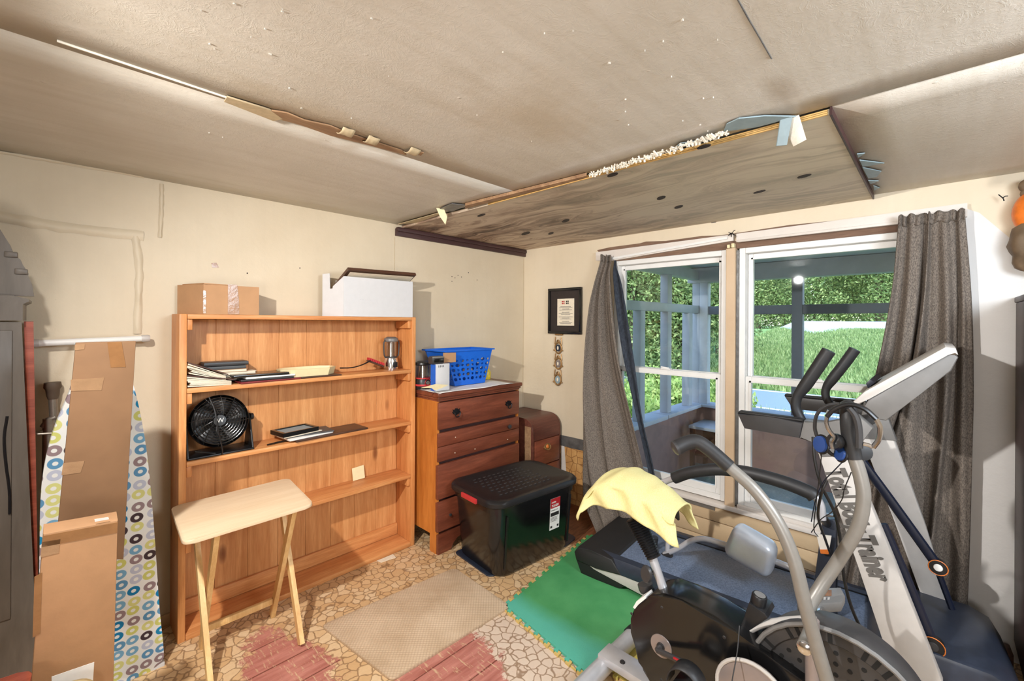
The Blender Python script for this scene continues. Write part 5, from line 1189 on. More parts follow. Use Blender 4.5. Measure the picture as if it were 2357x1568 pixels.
for k, (px, py, m_) in enumerate(((1285, 801, 'navyhood'), (1285, 837, 'pinkdisc'), (1284, 874, 'bluepaint'))):
    c = W(px, py, -.012); f = MB()
    f.tube([c + V((0, .034 * math.cos(q * .3491), .046 * math.sin(q * .3491))) for q in range(19)], .007, 8, caps=False); fo = f.build('oval_frame', 'brass', ch)
    MB().lathe([(0, .002), (.030, .002), (.030, -.002), (0, -.002)], c, axis=(-1, 0, 0), n=20, squash=1.0).build('cameo', m_, fo)
    MB().ball(c + V((-.006, 0, .0)), (.004, .009, .017), 10, 6).build('cameo_figure', 'paper', fo)
    MB().tube([c + V((0, -.016, .048)), c + V((-.004, 0, .068)), c + V((0, .016, .048))], .005, 8, sm=3).build('crest', 'brass', fo)
    for s in (-1, 1):
        MB().tube([c + V((0, s * .038, .030)), c + V((0, s * .030, .085 if k else .095))], .004, 6).build('chain_link', 'brass', ch); MB().ball(c + V((-.002, s * .044, -.02)), .007, 8, 6).build('bead', 'brass', fo)
B((-.02, -.455, 1.392), (-.002, -.375, 1.404), .003).build('hanger_bar', 'brass', ch)

# ================================================================== curtains
def edge(poly, xf):
    P = [W(x, y, xf(i / (len(poly) - 1))) for i, (x, y) in enumerate(poly)]; return cat(P, 10)
def curtain(nm, lab, le, re, xl, xr, nf, amp, seed, lin_edge=None, lw=.05):
    A = edge(le, xl); Bq_ = edge(re, xr); t = thing(nm, lab, 'curtain', (-.1, (A[0].y + Bq_[0].y) / 2, min(p.z for p in A + Bq_)))
    na, nb_ = len(A) - 1, len(Bq_) - 1
    def pick(P, n, v):
        q = v * n; i = min(int(q), n - 1); return P[i].lerp(P[i + 1], q - i)
    def fn(u, v):
        a, b = pick(A, na, v), pick(Bq_, nb_, v); uu = u + .035 * math.sin(2 * math.pi * (u * 2 + seed + v * .6)) * min(u, 1 - u) * 4
        p = a.lerp(b, uu); s = .35 + .65 * min(1, v * 3); ph = 2 * math.pi * (nf * u + .12 * math.sin(5 * v + seed) + seed)
        f = math.sin(ph) + .35 * math.sin(2.3 * ph + 1.1) + .5 * mnoise.noise((u * 6, v * 3, seed))
        return p + V((amp * s * f - .010, 0, 0.006 * math.sin(ph * 1.5) if v < .02 else 0))
    g = MB(); g.grid(100, 60, fn); g.build('drape', 'curtain', t, thick=.004, smooth=60)
    # gathered heading
    h = MB(); h.grid(100, 5, lambda u, v: fn(u, 0) + V((-.006 - .006 * math.sin(2 * math.pi * u * nf * 2.5 + v), 0, .022 - .05 * v))); h.build('heading', 'curtain', t, thick=.004, smooth=60)
    if lin_edge:
        Lq = edge(lin_edge[0], lin_edge[1]); nl = len(Lq) - 1
        g = MB(); g.grid(8, 50, lambda u, v: pick(Bq_, nb_, v).lerp(pick(Lq, nl, v), u) + V((.022 + .014 * math.sin(u * 5), 0, 0))); lbl(g.build('lining', 'lining', t, thick=.003), 'turned back blue lining')
    return t, fn
curve = lambda e, k, p=1.6: (lambda f: -e - k * f ** p)
curtain('curtain', 'left grey curtain panel, pulled aside beside the framed verse', [(1384, 594), (1356, 720), (1341, 880), (1340, 1040), (1342, 1150), (1370, 1228)], [(1411, 596), (1408, 645), (1426, 794), (1456, 935), (1488, 1080), (1508, 1200)], curve(.05, .34), curve(.05, .12), 2.6, .034, .2,
        ([(1414, 606), (1431, 662), (1456, 815), (1476, 955), (1506, 1090), (1530, 1240)], curve(.045, .10)))
curtain('curtain', 'right grey curtain panel, hanging behind the treadmill console', [(2069, 508), (2052, 680), (2012, 880), (1960, 1000), (1925, 1150), (1895, 1340)], [(2220, 492), (2236, 700), (2240, 900), (2236, 1100), (2230, 1300), (2226, 1420)], curve(.06, .03), curve(.06, .02), 4.4, .026, .55)
# right edge: dark cabinet side with a carved hanging above, wood block on the floor
cbn = thing('dark_cabinet', 'dark brown cabinet edge at the far right of the photo', 'cabinet', (-.3, -3.1, 0))
yc = -2.972
B((-.42, yc - .40, .10), (-.012, yc, 1.60), .006).build('cabinet_body', 'dark_wood', cbn); B((-.40, yc - .38, 0), (-.03, yc - .03, .10)).build('plinth', 'blackm', cbn); B((-.43, yc - .41, 1.60), (-.008, yc + .004, 1.625), .004).build('cabinet_top', 'dark_wood', cbn)
cv_ = thing('carved_hanging', 'brown carved leafy face with an orange gourd on the right wall', 'wall hanging', (-.04, -3.0, 1.75))
oc_ = W(2396, 485, -.05); MB().ball(oc_, (.055, .085, .105), 20, 14).build('orange_gourd', 'gourd', cv_)
g = MB(); b0_ = W(2388, 560, -.06)
g.ball(b0_, (.05, .085, .13), 20, 16)
for v in g.bm.verts: v.co += (v.co - b0_).normalized() * .022 * mnoise.noise(v.co * 22)
g.build('carved_leaves', 'greyleaf', cv_)
for k, (px, py, s2) in enumerate(((2366, 425, .03), (2370, 442, .026), (2366, 600, .03))):
    p = W(px, py, -.05); g = MB(); g.ball(p, (.02, .03, s2), 10, 8); g.build('leaf', 'greyleaf', cv_)
blk2 = tag(MB().box((-.115, -2.962, 0.0), (-.03, -2.885, .085), .006, rot=rotz(4)).build('wood_block', 'frame_wood'), 'brown wood block on the floor against the right wall', 'block')

# ================================================================== treadmill
tm = thing('treadmill', 'grey treadmill with lettered uprights along the window wall', 'treadmill', (-.45, -2.0, 0))
TO, TU, TV = V((-.520, -1.19, 0)), V((.0797, -.9968, 0)), V((.9968, .0797, 0))
def T(u, v, z): return TO + TU * u + TV * v + V((0, 0, z))
def tbox(a, b, nm, mat, bev=0.0, par=None):
    g = MB(); (u0, v0, z0), (u1, v1, z1) = a, b
    rot = Matrix((TV, TU * -1, UP)).transposed()
    c = (T(u0, v0, z0) + T(u1, v1, z1)) / 2; hx, hy, hz = abs(v1 - v0) / 2, abs(u1 - u0) / 2, abs(z1 - z0) / 2
    g.box(c - V((hx, hy, hz)), c + V((hx, hy, hz)), bev, 2, rot=rot); return g.build(nm, mat, par or tm)
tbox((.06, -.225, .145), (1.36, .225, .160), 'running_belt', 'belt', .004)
for s in (-1, 1):
    tbox((.20, s * .2255 - .004, .150), (1.36, s * .2255 + .004, .1635), 'belt_gap', 'hole')
    g = MB(); pr_ = [(s * .228, .10), (s * .228, .165), (s * .240, .176), (s * .280, .172), (s * .295, .14), (s * .295, .10)]
    g.prism([T(.05, v, z) for v, z in pr_], TU * 1.40); g.build('side_rail', 'navyhood', tm)
g = MB(); rp = [(-.30, -.02), (-.30, .10), (.30, .10), (.30, -.02)]
g.prism([T(-.03, -.30, .085), T(-.045, -.30, .13), T(-.02, -.30, .168), T(.06, -.30, .178), T(.20, -.30, .172), T(.26, -.30, .10), T(.10, -.30, .085)], TV * .60, .008); g.build('rear_roller_cover', 'blackm', tm)
for s in (-1, 1):
    g = MB(); g.prism([T(-.005, s * .285, .012), T(-.04, s * .285, .085), T(.12, s * .285, .10), T(.30, s * .285, .06), T(.24, s * .285, .016), T(.09, s * .285, .012)], TV * (-s * .04), .004); g.build('rear_foot', 'blackm', tm)
g = MB(); g.prism([W(1352, 1303, -.80), W(1363, 1300, -.80), W(1500, 1348, -.78), W(1560, 1400, -.77), W(1490, 1377, -.78)], (.03, 0, 0), .003); g.build('lift_strut', 'ltgrey', tm)
tbox((.25, -.22, .04), (1.35, .22, .10), 'deck_frame', 'blackm', .006)
# motor hood
hd = [(1.30, .10), (1.32, .185), (1.38, .235), (1.50, .265), (1.66, .262), (1.72, .235), (1.755, .17), (1.755, .03), (1.30, .03)]
MB().prism([T(u, -.275, z) for u, z in hd], TV * .515, .02).build('motor_hood', 'navyhood', tm)
tbox((1.42, -.33, .0), (1.52, .24, .05), 'front_foot_bar', 'blackm', .01)
# uprights
def upright(x, pts, dx, nm):
    return MB().prism([W(a, b, x) for a, b in pts], (dx, 0, 0), .006).build(nm, 'ltgrey', tm)
XN, XF = -.725, -.150
un = upright(XN, [(1882, 1040), (1957, 1046), (2060, 1296), (2172, 1575), (2066, 1575), (1975, 1300)], .05, 'upright')
upright(XF, [(1985, 1000), (2060, 1005), (2130, 1200), (2192, 1398), (2135, 1398), (2060, 1190)], -.045, 'upright')
a0 = W(1905, 1066, XN); a1 = W(2058, 1420, XN); xd = (a1 - a0).normalized(); yd = xd.cross(V((-1, 0, 0))) * -1
if (W(1960, 1066, XN) - a0).dot(yd) < 0: yd = -yd
L0 = W(1899, 1080, XN); 
tx_ = text_mesh('lettering', 'Total Body Trainer', .098, 'greytext', un, L0 + V((-.0012, 0, 0)), xd, yd, shear=.12, xs=1.0, ext=0.0, bold=.0055)
me = tx_.data; xsv = [(v.co + base_of(tx_) - L0).dot(xd) for v in me.vertices]
want = (W(2030, 1338, XN) - L0).dot(xd); k_ = want / max(xsv)
for v in me.vertices:
    p = v.co + base_of(tx_) - L0; du = p.dot(xd); v.co += xd * (du * (k_ - 1))
for s, x in ((1, XN + .052), (1, XF - .05)): pass
# moving arms (navy bars with hubs)
def arm(x, pts, hub, hr, nm, capm):
    a = MB(); P = [W(px, py, x) for px, py in pts]; a.tube(P, .014, 8, flat=1.4); o = a.build(nm, 'navy', tm)
    c = W(*hub, x - .02); MB().lathe([(0, 0), (hr, 0), (hr, .03), (0, .03)], c, axis=(1, 0, 0), n=22).build('hub', 'black', o)
    MB().tube([c + V((-.001, hr * 1.02 * math.cos(q * .314), hr * 1.02 * math.sin(q * .314))) for q in range(21)], .0018, 6, caps=False).build('orange_ring', 'orange', o)
    MB().lathe([(0, -.004), (hr * .45, -.003), (hr * .5, 0), (0, .001)], c, axis=(1, 0, 0), n=18).build('hub_cap', capm, o)
    return o
arm(-.36, [(1962, 1030), (2050, 1150), (2158, 1300)], (2160, 1306), .030, 'moving_arm', 'paper_w')
arm(-.64, [(2030, 1205), (2085, 1330), (2146, 1478)], (2148, 1488), .034, 'moving_arm', 'dkgrey')
MB().tube([W(2164, 1325, -.36), W(2192, 1400, -.34)], .012, 8).build('arm_link', 'navy', tm)
# handrails
def rail(x, pts, th, nm, mat): return MB().prism([W(a, b, x) for a, b in pts], (th, 0, 0), .006).build(nm, mat, tm)
rail(XN - .01, [(1697, 951), (1713, 986), (1780, 997), (1840, 1008), (1848, 972), (1770, 958)], .045, 'handrail', 'dkgrey')
rail(XN - .012, [(1697, 950), (1848, 971), (1848, 965), (1700, 946)], .05, 'rail_top_pad', 'blackm')
rail(XN - .005, [(1840, 1009), (1850, 968), (1905, 975), (1975, 955), (2010, 985), (1960, 1050), (1890, 1052), (1875, 1015)], .05, 'console_bracket', 'grey')
rail(XF, [(1810, 909), (1829, 938), (1990, 956), (1990, 926)], -.045, 'handrail', 'dkgrey'); rail(XF + .003, [(1810, 908), (1990, 926), (1990, 920), (1812, 904)], -.05, 'rail_top_pad', 'blackm')
rail(XF, [(1985, 958), (1990, 920), (2040, 940), (2066, 1010), (1985, 1005)], -.05, 'console_bracket', 'grey')
p0, p1 = W(1905, 1000, XN + .045), W(2000, 965, XF - .045); MB().tube([p0, p1], .028, 12).build('cross_bar', 'dkgrey', tm)
# console
cs = MB().prism([W(a, b, XN + .02) for a, b in ((1985, 940), (2000, 915), (2190, 803), (2206, 822), (2190, 852), (2120, 905), (2040, 968), (2003, 962))], (.53, 0, 0), .010).build('console', 'grey', tm)
MB().prism([W(a, b, XN + .012) for a, b in ((1968, 935), (1962, 925), (1990, 900), (2176, 797), (2200, 800), (2206, 816), (2180, 812), (2000, 918))], (.546, 0, 0), .006).build('console_face', 'ltgrey', tm)
MB().prism([W(a, b, XN + .10) for a, b in ((1998, 893), (1993, 882), (2003, 872), (2014, 880))], (.30, 0, 0), .002).build('book_ledge', 'navy', tm)
def grab(x, pts, r0, r1):
    P = [W(a, b, x) for a, b in pts]
    return MB().tube(P, [r0, r0, r0 * .98, r1, r1, r1], 12, sm=4).build('grab_handle', 'rubber', tm)
grab(-.60, [(1908, 806), (1884, 842), (1855, 885), (1836, 912), (1832, 938), (1846, 970)], .027, .021)
grab(-.33, [(1968, 803), (1944, 836), (1916, 872), (1902, 893), (1901, 912), (1914, 935)], .024, .018)

# ================================================================== ab roller standing on the treadmill belt
ab = thing('ab_roller', 'ab exerciser with a silver cushion and arched foam bar above the treadmill belt', 'exerciser', T(.9, -.05, .165))
XA = -.70
arch = [(1520, 1112), (1548, 1102), (1590, 1087), (1650, 1080), (1720, 1087), (1800, 1108), (1862, 1132), (1888, 1158), (1893, 1195)]
MB().tube([W(a, b, XA) for a, b in arch], .016, 10, sm=5).build('frame_tube', 'steel', ab)
MB().tube([W(a, b, XA) for a, b in [(1552, 1100)] + arch[2:7] + [(1876, 1144)]], .030, 12, sm=6).build('foam_grip', 'rubber', ab)
g = MB(); c = W(1522, 1114, XA); g.box(c - V((.025, .025, .025)), c + V((.025, .025, .022)), .005); g.build('clamp', 'black', ab)
XB = -.52
MB().tube([W(1519, 1118, XA), W(1528, 1180, -.62), W(1538, 1225, XB), W(1537, 1268, XB)], .013, 10, sm=4).build('side_post', 'steel', ab)
MB().tube([W(a, b, XB) for a, b in ((1530, 1276), (1562, 1262), (1590, 1245), (1620, 1240), (1660, 1250), (1700, 1264), (1780, 1290), (1850, 1318))], .0145, 10, sm=5).build('cushion_tube', 'steel', ab)
MB().tube([W(a, b, XB) for a, b in ((1508, 1236), (1506, 1262), (1518, 1281), (1545, 1276))], .020, 10, sm=5).build('foam_hook', 'rubber', ab)
pc_ = W(1730, 1262, XB - .02); g = MB(); g.box(pc_ - V((.060, .112, .092)), pc_ + V((.060, .112, .092)), .045, 5, rot=Matrix.Rotation(math.radians(14), 3, 'X') @ Matrix.Rotation(math.radians(-8), 3, 'Y'))
for v in g.bm.verts:
    q = v.co - pc_; v.co += V((0, -q.y * .16 * (q.z > 0) * (abs(q.z) / .09), 0))
g.build('cushion', 'vinylpad', ab, sub=1)
post = [W(1893, 1196, XB), W(1925, 1196, XB), W(1926, 1340, XB), W(1866, 1340, XB)]
post[2].z = post[3].z = .162
MB().prism(post, (.05, 0, 0), .006).build('end_post', 'navyhood', ab)
MB().tube([W(1893, 1190, XA), W(1905, 1205, XB + .02)], .018, 8).build('joint', 'black', ab)
MB().prism([W(1880, 1228, XB - .03), W(1915, 1232, XB - .03), W(1908, 1274, XB - .03), W(1890, 1272, XB - .03)], (-.004, 0, 0)).build('paper_tag', 'paper_w', ab)
MB().prism([W(1888, 1264, XB - .034), W(1912, 1264, XB - .034), W(1908, 1275, XB - .034), W(1890, 1273, XB - .034)], (-.002, 0, 0)).build('orange_print', 'orange', ab)

# ================================================================== exercise bike with swinging arms
bike = thing('exercise_bike', 'black and silver dual action exercise bike in the foreground', 'exercise bike', (-1.34, -2.1, 0))
XH = -1.41
side = [W(a, b, XH) for a, b in ((1500, 1371), (1530, 1366), (1570, 1383), (1642, 1419), (1696, 1456), (1751, 1496), (1852, 1568))]
rear = [W(a, b, XH) for a, b in ((1479, 1545), (1477, 1525), (1461, 1492), (1450, 1456), (1450, 1424), (1460, 1398), (1478, 1380))]
bot = [V((XH, -2.50, .30)), V((XH, -2.42, .10)), V((XH, -2.05, .09)), V((XH, -1.96, .15))]
MB().prism(side + bot + rear, (.145, 0, 0), .012).build('housing', 'blackgloss', bike)
for (px, py) in ((1524, 1398), (1455, 1413), (1668, 1467), (1523, 1565)):
    MB().lathe([(0, 0), (.006, 0), (.005, -.001), (0, -.0015)], W(px, py, XH), axis=(1, 0, 0), n=10).build('screw_hole', 'ink', bike)
lbl(MB().prism([W(a, b, XH - .001) for a, b in ((1458, 1398), (1466, 1384), (1484, 1372), (1487, 1378), (1470, 1392), (1462, 1402))], (.06, .0, .0)).build('torn_sticker', 'paper_w', bike), 'torn white sticker')
# fan wheel
FCY, FCZ, FR = -2.511, .372, .229
wc_ = V((-1.375, FCY, FCZ))
MB().lathe([(0, 0), (FR * .80, 0), (FR * .82, -.006), (FR * .97, -.006), (FR, .004), (FR, .06), (FR * .95, .11), (0, .115)], wc_, axis=(1, 0, 0), n=56).build('fan_cover', 'dkgrey', bike)
fcv = bike.children[-1]
slots = MB(); dots = MB()
for k in range(46):
    a = 2 * math.pi * k / 46
    if k % 7 in (5, 6): continue
    c = wc_ + V((-.0065, FR * .885 * math.cos(a), FR * .885 * math.sin(a))); e = V((0, math.cos(a), math.sin(a))) * FR * .072; f = V((0, -math.sin(a), math.cos(a))) * .0055
    slots.prism([c - e - f, c + e - f, c + e + f, c - e + f], (-.0008, 0, 0))
for rr_, nn in ((.70, 30), (.56, 24), (.42, 18), (.28, 11)):
    for k in range(nn):
        a = 2 * math.pi * (k + .5 * (nn % 4 == 2)) / nn; dots.lathe([(0, -.0008), (.0066, -.0008), (.0066, 0)], wc_ + V((-.0005, FR * rr_ * math.cos(a), FR * rr_ * math.sin(a))), axis=(1, 0, 0), n=8)
stuff(slots.build('vent_slots', 'hole', fcv)); stuff(dots.build('vent_holes', 'hole', fcv))
MB().tube([V((-1.383, FCY + FR * .985 * math.cos(q * .2), FCZ + FR * .985 * math.sin(q * .2))) for q in range(33)], .007, 8).build('rim', 'grey', fcv)
# crank, pedal, chainwheel disc
cc_ = W(1523, 1487, XH); MB().lathe([(0, -.003), (.040, -.003), (.041, 0), (0, 0)], cc_, axis=(1, 0, 0), n=30).build('crank_cover', 'pinkdisc', bike)
MB().lathe([(0, -.012), (.014, -.010), (.015, 0), (0, 0)], cc_, axis=(1, 0, 0), n=16).build('axle', 'ink', bike)
ce = W(1586, 1530, -1.47); MB().tube([cc_ + V((-.03, 0, 0)), ce], .010, 10).build('crank_arm', 'dkgrey', bike); MB().tube([cc_ + V((-.03, 0, 0)), cc_ + V((.0, 0, 0))], .011, 10).build('crank_axle', 'dkgrey', bike)
q0, q1 = W(1555, 1509, -1.456), W(1583, 1523, -1.468); MB().tube([q0 + V((-.011, 0, -.002)), q1 + V((-.011, 0, -.002))], .004, 6).build('reflector', 'redlabel', bike)
pd = ce + V((-.06, -.02, -.03))
MB().box(pd - V((.045, .04, .012)), pd + V((.045, .04, .012)), .005).build('pedal', 'black', bike)
g = MB(); g.grid(20, 3, lambda u, v: pd + V((-.035 + .06 * v, .055 * math.cos(math.pi * u), .072 * math.sin(math.pi * u) ** .8))); g.build('pedal_strap', 'rubber', bike, thick=.004)
dc = W(1733, 1604, -1.46); MB().lathe([(0, -.004), (.096, -.004), (.104, 0), (.104, .012), (0, .012)], dc, axis=(1, 0, 0), n=40).build('wheel_disc', 'pinkdisc', bike)
MB().tube([dc + V((-.002, .105 * math.cos(q * .2), .105 * math.sin(q * .2))) for q in range(33)], .006, 8).build('wheel_rim', 'ltgrey', bike)
# stabilizers and frame
MB().tube([(-1.115, -1.716, .053), (-1.66, -1.716, .053)], .036, 18).build('rear_stabilizer', 'steel', bike)
for x, s in ((-1.118, 1), (-1.657, -1)): MB().lathe([(0, .036), (.030, .036), (.040, .026), (.0405, -.012), (.037, -.012)], (x, -1.716, .053), axis=(s, 0, 0), n=20).build('end_cap', 'blackm', bike)
MB().box((-1.385, -2.02, .075), (-1.295, -1.70, .108), .004).build('frame_beam', 'steel', bike)
MB().lathe([(0, .006), (.009, .005), (.011, 0), (0, 0)], (-1.355, -1.80, .1083), n=12).build('bolt', 'ink', bike)
MB().tube([(-1.10, -2.78, .053), (-1.60, -2.78, .053)], .036, 16).build('front_stabilizer', 'silver', bike); MB().tube([(-1.34, -2.4, .12), (-1.34, -2.78, .06)], .025, 12).build('front_beam', 'ltgrey', bike)
# frame bar over the fan, knob, display
MB().tube([W(a, b, -1.345) for a, b in ((1708, 1468), (1728, 1450), (1760, 1436), (1810, 1428), (1875, 1424))], .015, 10, sm=4, flat=.7).build('upper_frame', 'ltgrey', bike)
MB().prism([W(a, b, -1.36) for a, b in ((1706, 1440), (1724, 1388), (1762, 1412), (1768, 1424), (1712, 1462))], (.09, 0, 0), .004).build('knob_mount', 'black', bike)
kc = W(1744, 1396, -1.33); ka = (W(1752, 1360, -1.33) - W(1744, 1396, -1.33)).normalized(); MB().lathe([(0, 0), (.021, 0), (.0235, .004), (.0235, .040), (.021, .044), (0, .044)], kc, axis=ka, n=24).build('tension_knob', 'black', bike)
MB().lathe([(0, .0445), (.017, .0445), (.017, .0455), (0, .0455)], kc, axis=ka, n=24).build('knob_dial', 'grey', bike)
zD = .585
tq = [F(a, b, zD) for a, b in ((1838, 1364), (1886, 1352), (1936, 1350), (1946, 1368), (1938, 1385), (1866, 1390), (1836, 1382))]
dp = MB().prism(tq, (0, 0, -.034), .006).build('display_case', 'grey', bike)
MB().prism([F(a, b, zD + .001) for a, b in ((1887, 1359), (1915, 1358), (1915, 1371), (1884, 1372))], (0, 0, .001)).build('screen', 'screen', dp)
for k in range(3): MB().prism([F(a + k * 9, b, zD + .001) for a, b in ((1888, 1375), (1893, 1375), (1892, 1380), (1887, 1380))], (0, 0, .0015)).build('button', 'ltgrey', dp)
dcn = sum(tq, V()) / 7; MB().tube([dcn + V((0, 0, -.03)), W(1880, 1430, -1.33)], .014, 10).build('display_stem', 'chrome', bike)
# seat, post, bellows
XS_ = -1.345
MB().tube([W(1498, 1270, XS_), W(1532, 1368, XS_)], .017, 12).build('seat_post', 'steel', bike)
ba, bb = W(1462, 1190, XS_), W(1506, 1283, XS_); ax = (bb - ba); n_ = 17; pr = [(0, 0)]
for k in range(n_): pr += [(.034 - .0006 * k, ax.length * k / n_), (.042 - .0008 * k, ax.length * (k + .5) / n_)]
pr += [(.028, ax.length), (0, ax.length)]
MB().lathe(pr, ba, axis=ax.normalized(), n=24).build('bellows', 'black', bike)
MB().lathe([(0, 0), (.022, .002), (.026, .008), (.022, .016), (0, .018)], W(1492, 1320, XS_ - .03), axis=(-1, .2, .1), n=18, squash=1.3).build('post_knob', 'dkgrey', bike)
MB().tube([W(1492, 1320, XS_ - .03), W(1510, 1318, XS_)], .006, 8).build('knob_stem', 'dkgrey', bike)
MB().lathe([(0, 0), (.026, 0), (.030, .01), (.030, .03), (0, .034)], W(1490, 1362, XS_ + .03), axis=(0, .3, 1), n=20).build('adjuster_wheel', 'dkgrey', bike)
def ridge(u):
    pts = [(0, .770), (.05, .815), (.16, .865), (.35, .893), (.5, .890), (.75, .856), (1, .815)]
    for (a, za), (b, zb) in zip(pts, pts[1:]):
        if u <= b: t = (u - a) / (b - a); t = t * t * (3 - 2 * t) * .4 + t * .6; return za + (zb - za) * t
    return pts[-1][1]
g = MB(); g.grid(16, 14, lambda u, v: V((XS_ + (.09 - .05 * u) * math.sin((v - .5) * math.pi), -1.70 - .31 * u, ridge(.10 + .80 * u) - .034 - .055 * (1 - math.cos((v - .5) * math.pi))))); g.build('saddle', 'blackm', bike, thick=.01)
# swinging arms
def W3(px, py, x): return W(px, py, x)
hn = [(1556, 1031, -1.56), (1580, 1020, -1.535), (1606, 1017, -1.515), (1638, 1038, -1.505), (1680, 1075, -1.50)]
tn_ = [(1680, 1075, -1.50), (1738, 1128, -1.50), (1790, 1200, -1.50), (1828, 1288, -1.50), (1853, 1388, -1.50), (1878, 1478, -1.49), (1912, 1590, -1.48)]
MB().tube([W3(*p) for p in tn_], .0185, 14, sm=6).build('swing_arm', 'silver', bike)
MB().tube([W3(*p) for p in hn], [.0235, .0235, .0235, .0225, .022], 16, sm=6).build('arm_grip', 'rubber', bike)
e = W3(1556, 1031, -1.56); d_ = (W3(1556, 1031, -1.56) - W3(1580, 1020, -1.535)).normalized(); MB().lathe([(.0236, -.004), (.0236, .004), (.016, .009), (0, .010)], e, axis=d_, n=18).build('grip_cap', 'dkgrey', bike)
XG = -1.225
hf = [(1945, 941, XG + .05), (1953, 936, XG + .02), (1953, 960, XG), (1956, 1000, XG), (1968, 1055, XG)]
tf = [(1966, 1048, XG), (1982, 1100, XG), (1988, 1150, XG), (1974, 1215, XG), (1930, 1290, XG), (1890, 1350, XG - .02), (1862, 1400, XG - .06), (1858, 1440, XG - .10)]
MB().tube([W3(*p) for p in tf], .0195, 14, sm=6).build('swing_arm', 'silver', bike); MB().tube([W3(*p) for p in hf], [.022, .0225, .023, .0225, .022], 16, sm=6).build('arm_grip', 'rubber', bike)
MB().tube([W(1870, 1425, -1.40), W(1872, 1590, -1.40)], .019, 14).build('front_post', 'pinkdisc', bike)
pv = W(1858, 1478, -1.455); MB().tube([pv + V((-.03, 0, 0)), pv + V((.12, 0, 0))], .020, 16).build('pivot_tube', 'silver', bike); MB().lathe([(0, -.008), (.010, -.008), (.018, -.003), (.018, .004), (0, .004)], pv + V((-.032, 0, 0)), axis=(1, 0, 0), n=16).build('pivot_bolt', 'chrome', bike)

# towel over the saddle
def towel(u, v):
    w_ = .135 - .055 * u; s = (v - .5) * 2; r_ = ridge(u)
    d0 = .100 if s < 0 else .10
    d0 *= (.40 + .60 * min(1, u * 3)) * (1 - .35 * u) if s < 0 else .6
    wr_ = .010 * mnoise.noise((u * 7, v * 5, 3)) + .006 * math.sin(u * 22 + v * 9) * min(1, abs(s) * 1.5)
    if abs(s) < .5:
        a = s * math.pi; return V((XS_ + w_ * math.sin(a) * 1.0, -1.672 - .370 * u, r_ + .004 - .040 * (1 - math.cos(a)) + wr_))
    q = (abs(s) - .5) * 2; sg = 1 if s > 0 else -1
    return V((XS_ + sg * (w_ + .012 * q + wr_ * 1.6), -1.672 - .370 * u - .025 * q * u, r_ - .036 - d0 * q + .01 * math.sin(u * 5) * q))
g = MB(); g.grid(56, 40, towel); tw = g.build('towel', 'towel', thick=.006, smooth=70); tag(tw, 'pale yellow towel draped over the bike saddle', 'towel')

# ================================================================== headphones and cords on the far bike handle
hpx = thing('headphones', 'black and silver headphones hanging on the far bike handle', 'headphones', W(1960, 960, -1.27), 'headphones on the bike handle')
xh = -1.262
MB().tube([W(a, b, xh) for a, b in ((1904, 958), (1922, 940), (1955, 930), (1990, 940), (2018, 964))], .012, 10, sm=5, flat=.6).build('headband', 'black', hpx)
MB().tube([W(a, b, xh) for a, b in ((2017, 964), (2026, 984), (2023, 1010), (2010, 1029))], .007, 8, sm=4).build('side_arm', 'chrome', hpx)
MB().tube([W(a, b, xh) for a, b in ((2010, 1029), (2000, 1024), (1988, 1021))], .006, 8).build('side_arm', 'chrome', hpx)
MB().tube([W(a, b, xh) for a, b in ((1909, 944), (1902, 968), (1908, 988), (1919, 1004), (1914, 1018), (1917, 1032))], .006, 8, sm=4).build('side_arm', 'chrome', hpx)
MB().tube([W(a, b, xh) for a, b in ((1955, 938), (1970, 958), (1977, 988), (1978, 1030))], .010, 8, sm=4).build('side_arm', 'dkgrey', hpx)
MB().lathe([(0, -.012), (.020, -.010), (.026, 0), (.024, .014), (0, .016)], W(1926, 1016, xh + .02), axis=(-.8, .5, .2), n=20).build('ear_cup', 'black', hpx)
MB().lathe([(0, -.012), (.020, -.010), (.026, 0), (.024, .014), (0, .016)], W(1984, 1040, xh + .05), axis=(-.8, -.5, .2), n=20).build('ear_cup', 'black', hpx)
hb_ = thing('headphones', 'black headphones with blue ear cups hanging behind the silver pair', 'headphones', W(1900, 980, -1.24), 'headphones on the bike handle')
xh = -1.222 + .03
MB().tube([W(a, b, xh) for a, b in ((1884, 1012), (1876, 985), (1880, 955), (1898, 936), (1925, 929), (1945, 934))], .009, 10, sm=5, flat=.6).build('headband', 'dkgrey', hb_)
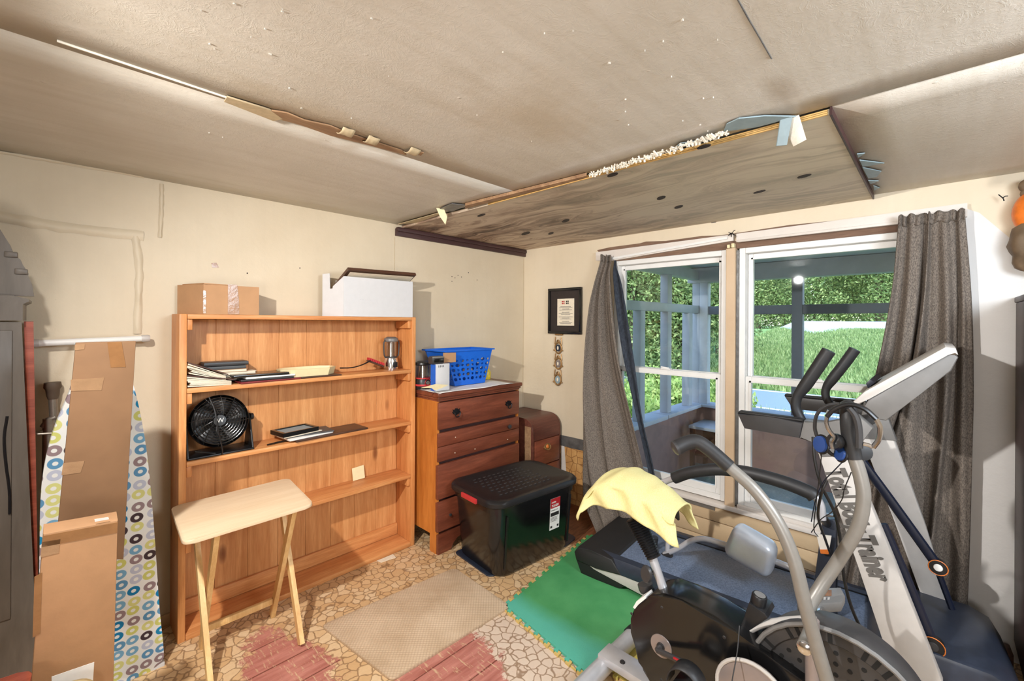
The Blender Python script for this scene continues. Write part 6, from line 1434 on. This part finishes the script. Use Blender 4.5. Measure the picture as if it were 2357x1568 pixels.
for px, py, r_, ax_ in ((1892, 1022, .028, (-.7, .6, .1)), (1938, 1044, .024, (-.6, .7, .2))):
    c = W(px, py, xh - .03); MB().lathe([(0, -.016), (r_ * .7, -.014), (r_, -.004), (r_ * .92, .010), (0, .014)], c, axis=ax_, n=22).build('ear_cup', 'blueh', hb_); MB().tube([c + V((0, 0, 0)) + Matrix.Rotation(k * .3307, 3, V(ax_).normalized()) @ V(ax_).normalized().cross(V((0, 0, 1))).normalized() * r_ * 1.02 for k in range(20)], .004, 6, caps=False).build('cup_rim', 'black', hb_)
MB().tube([W(1900, 1030, xh - .02), W(1915, 1045, xh - .02), W(1936, 1052, xh - .02)], .006, 8, sm=3).build('yoke', 'black', hb_)
for nm, lab, pts, r_, m_ in (('console_cable', 'thick black cable running down from the treadmill console past the white letters', ((1872, 1005, -1.05), (1876, 1060, -1.05), (1892, 1118, -1.04), (1922, 1180, -1.0), (1936, 1250, -.98), (1944, 1330, -.96), (1962, 1400, -.95), (1998, 1478, -.95)), .0055, 'black'),
                            ('console_cable', 'second black cable looping towards the ab exerciser post', ((1904, 1105, -1.04), (1890, 1140, -1.04), (1884, 1190, -.95), (1900, 1240, -.8), (1918, 1290, -.62)), .0048, 'black'),
                            ('headphone_cord', 'thin black headphone cord hanging straight from the blue cups', ((1892, 1040, -1.20), (1886, 1100, -1.18), (1880, 1150, -1.15), (1874, 1215, -1.1), (1884, 1235, -1.1)), .0017, 'black'),
                            ('headphone_cord', 'thin blue grey cord slanting from the blue cups to the cables', ((1942, 1060, -1.19), (1918, 1085, -1.18), (1895, 1110, -1.1), (1878, 1150, -1.05), (1868, 1200, -1.0)), .0018, 'navy'),
                            ('headphone_cord', 'thin cord curving across the white lettered upright', ((1960, 1086, -1.15), (1944, 1125, -1.15), (1938, 1150, -1.12), (1915, 1178, -1.1), (1890, 1195, -1.1), (1868, 1225, -1.1)), .0017, 'black'),
                            ('thin_wire', 'thin dark wire running down the bike housing', ((1703, 1440, -1.42), (1698, 1500, -1.47), (1686, 1570, -1.52), (1684, 1620, -1.53)), .0018, 'ink')):
    tag(MB().tube([W3(*p) for p in pts], r_, 8, sm=6).build(nm, m_), lab, 'cable')
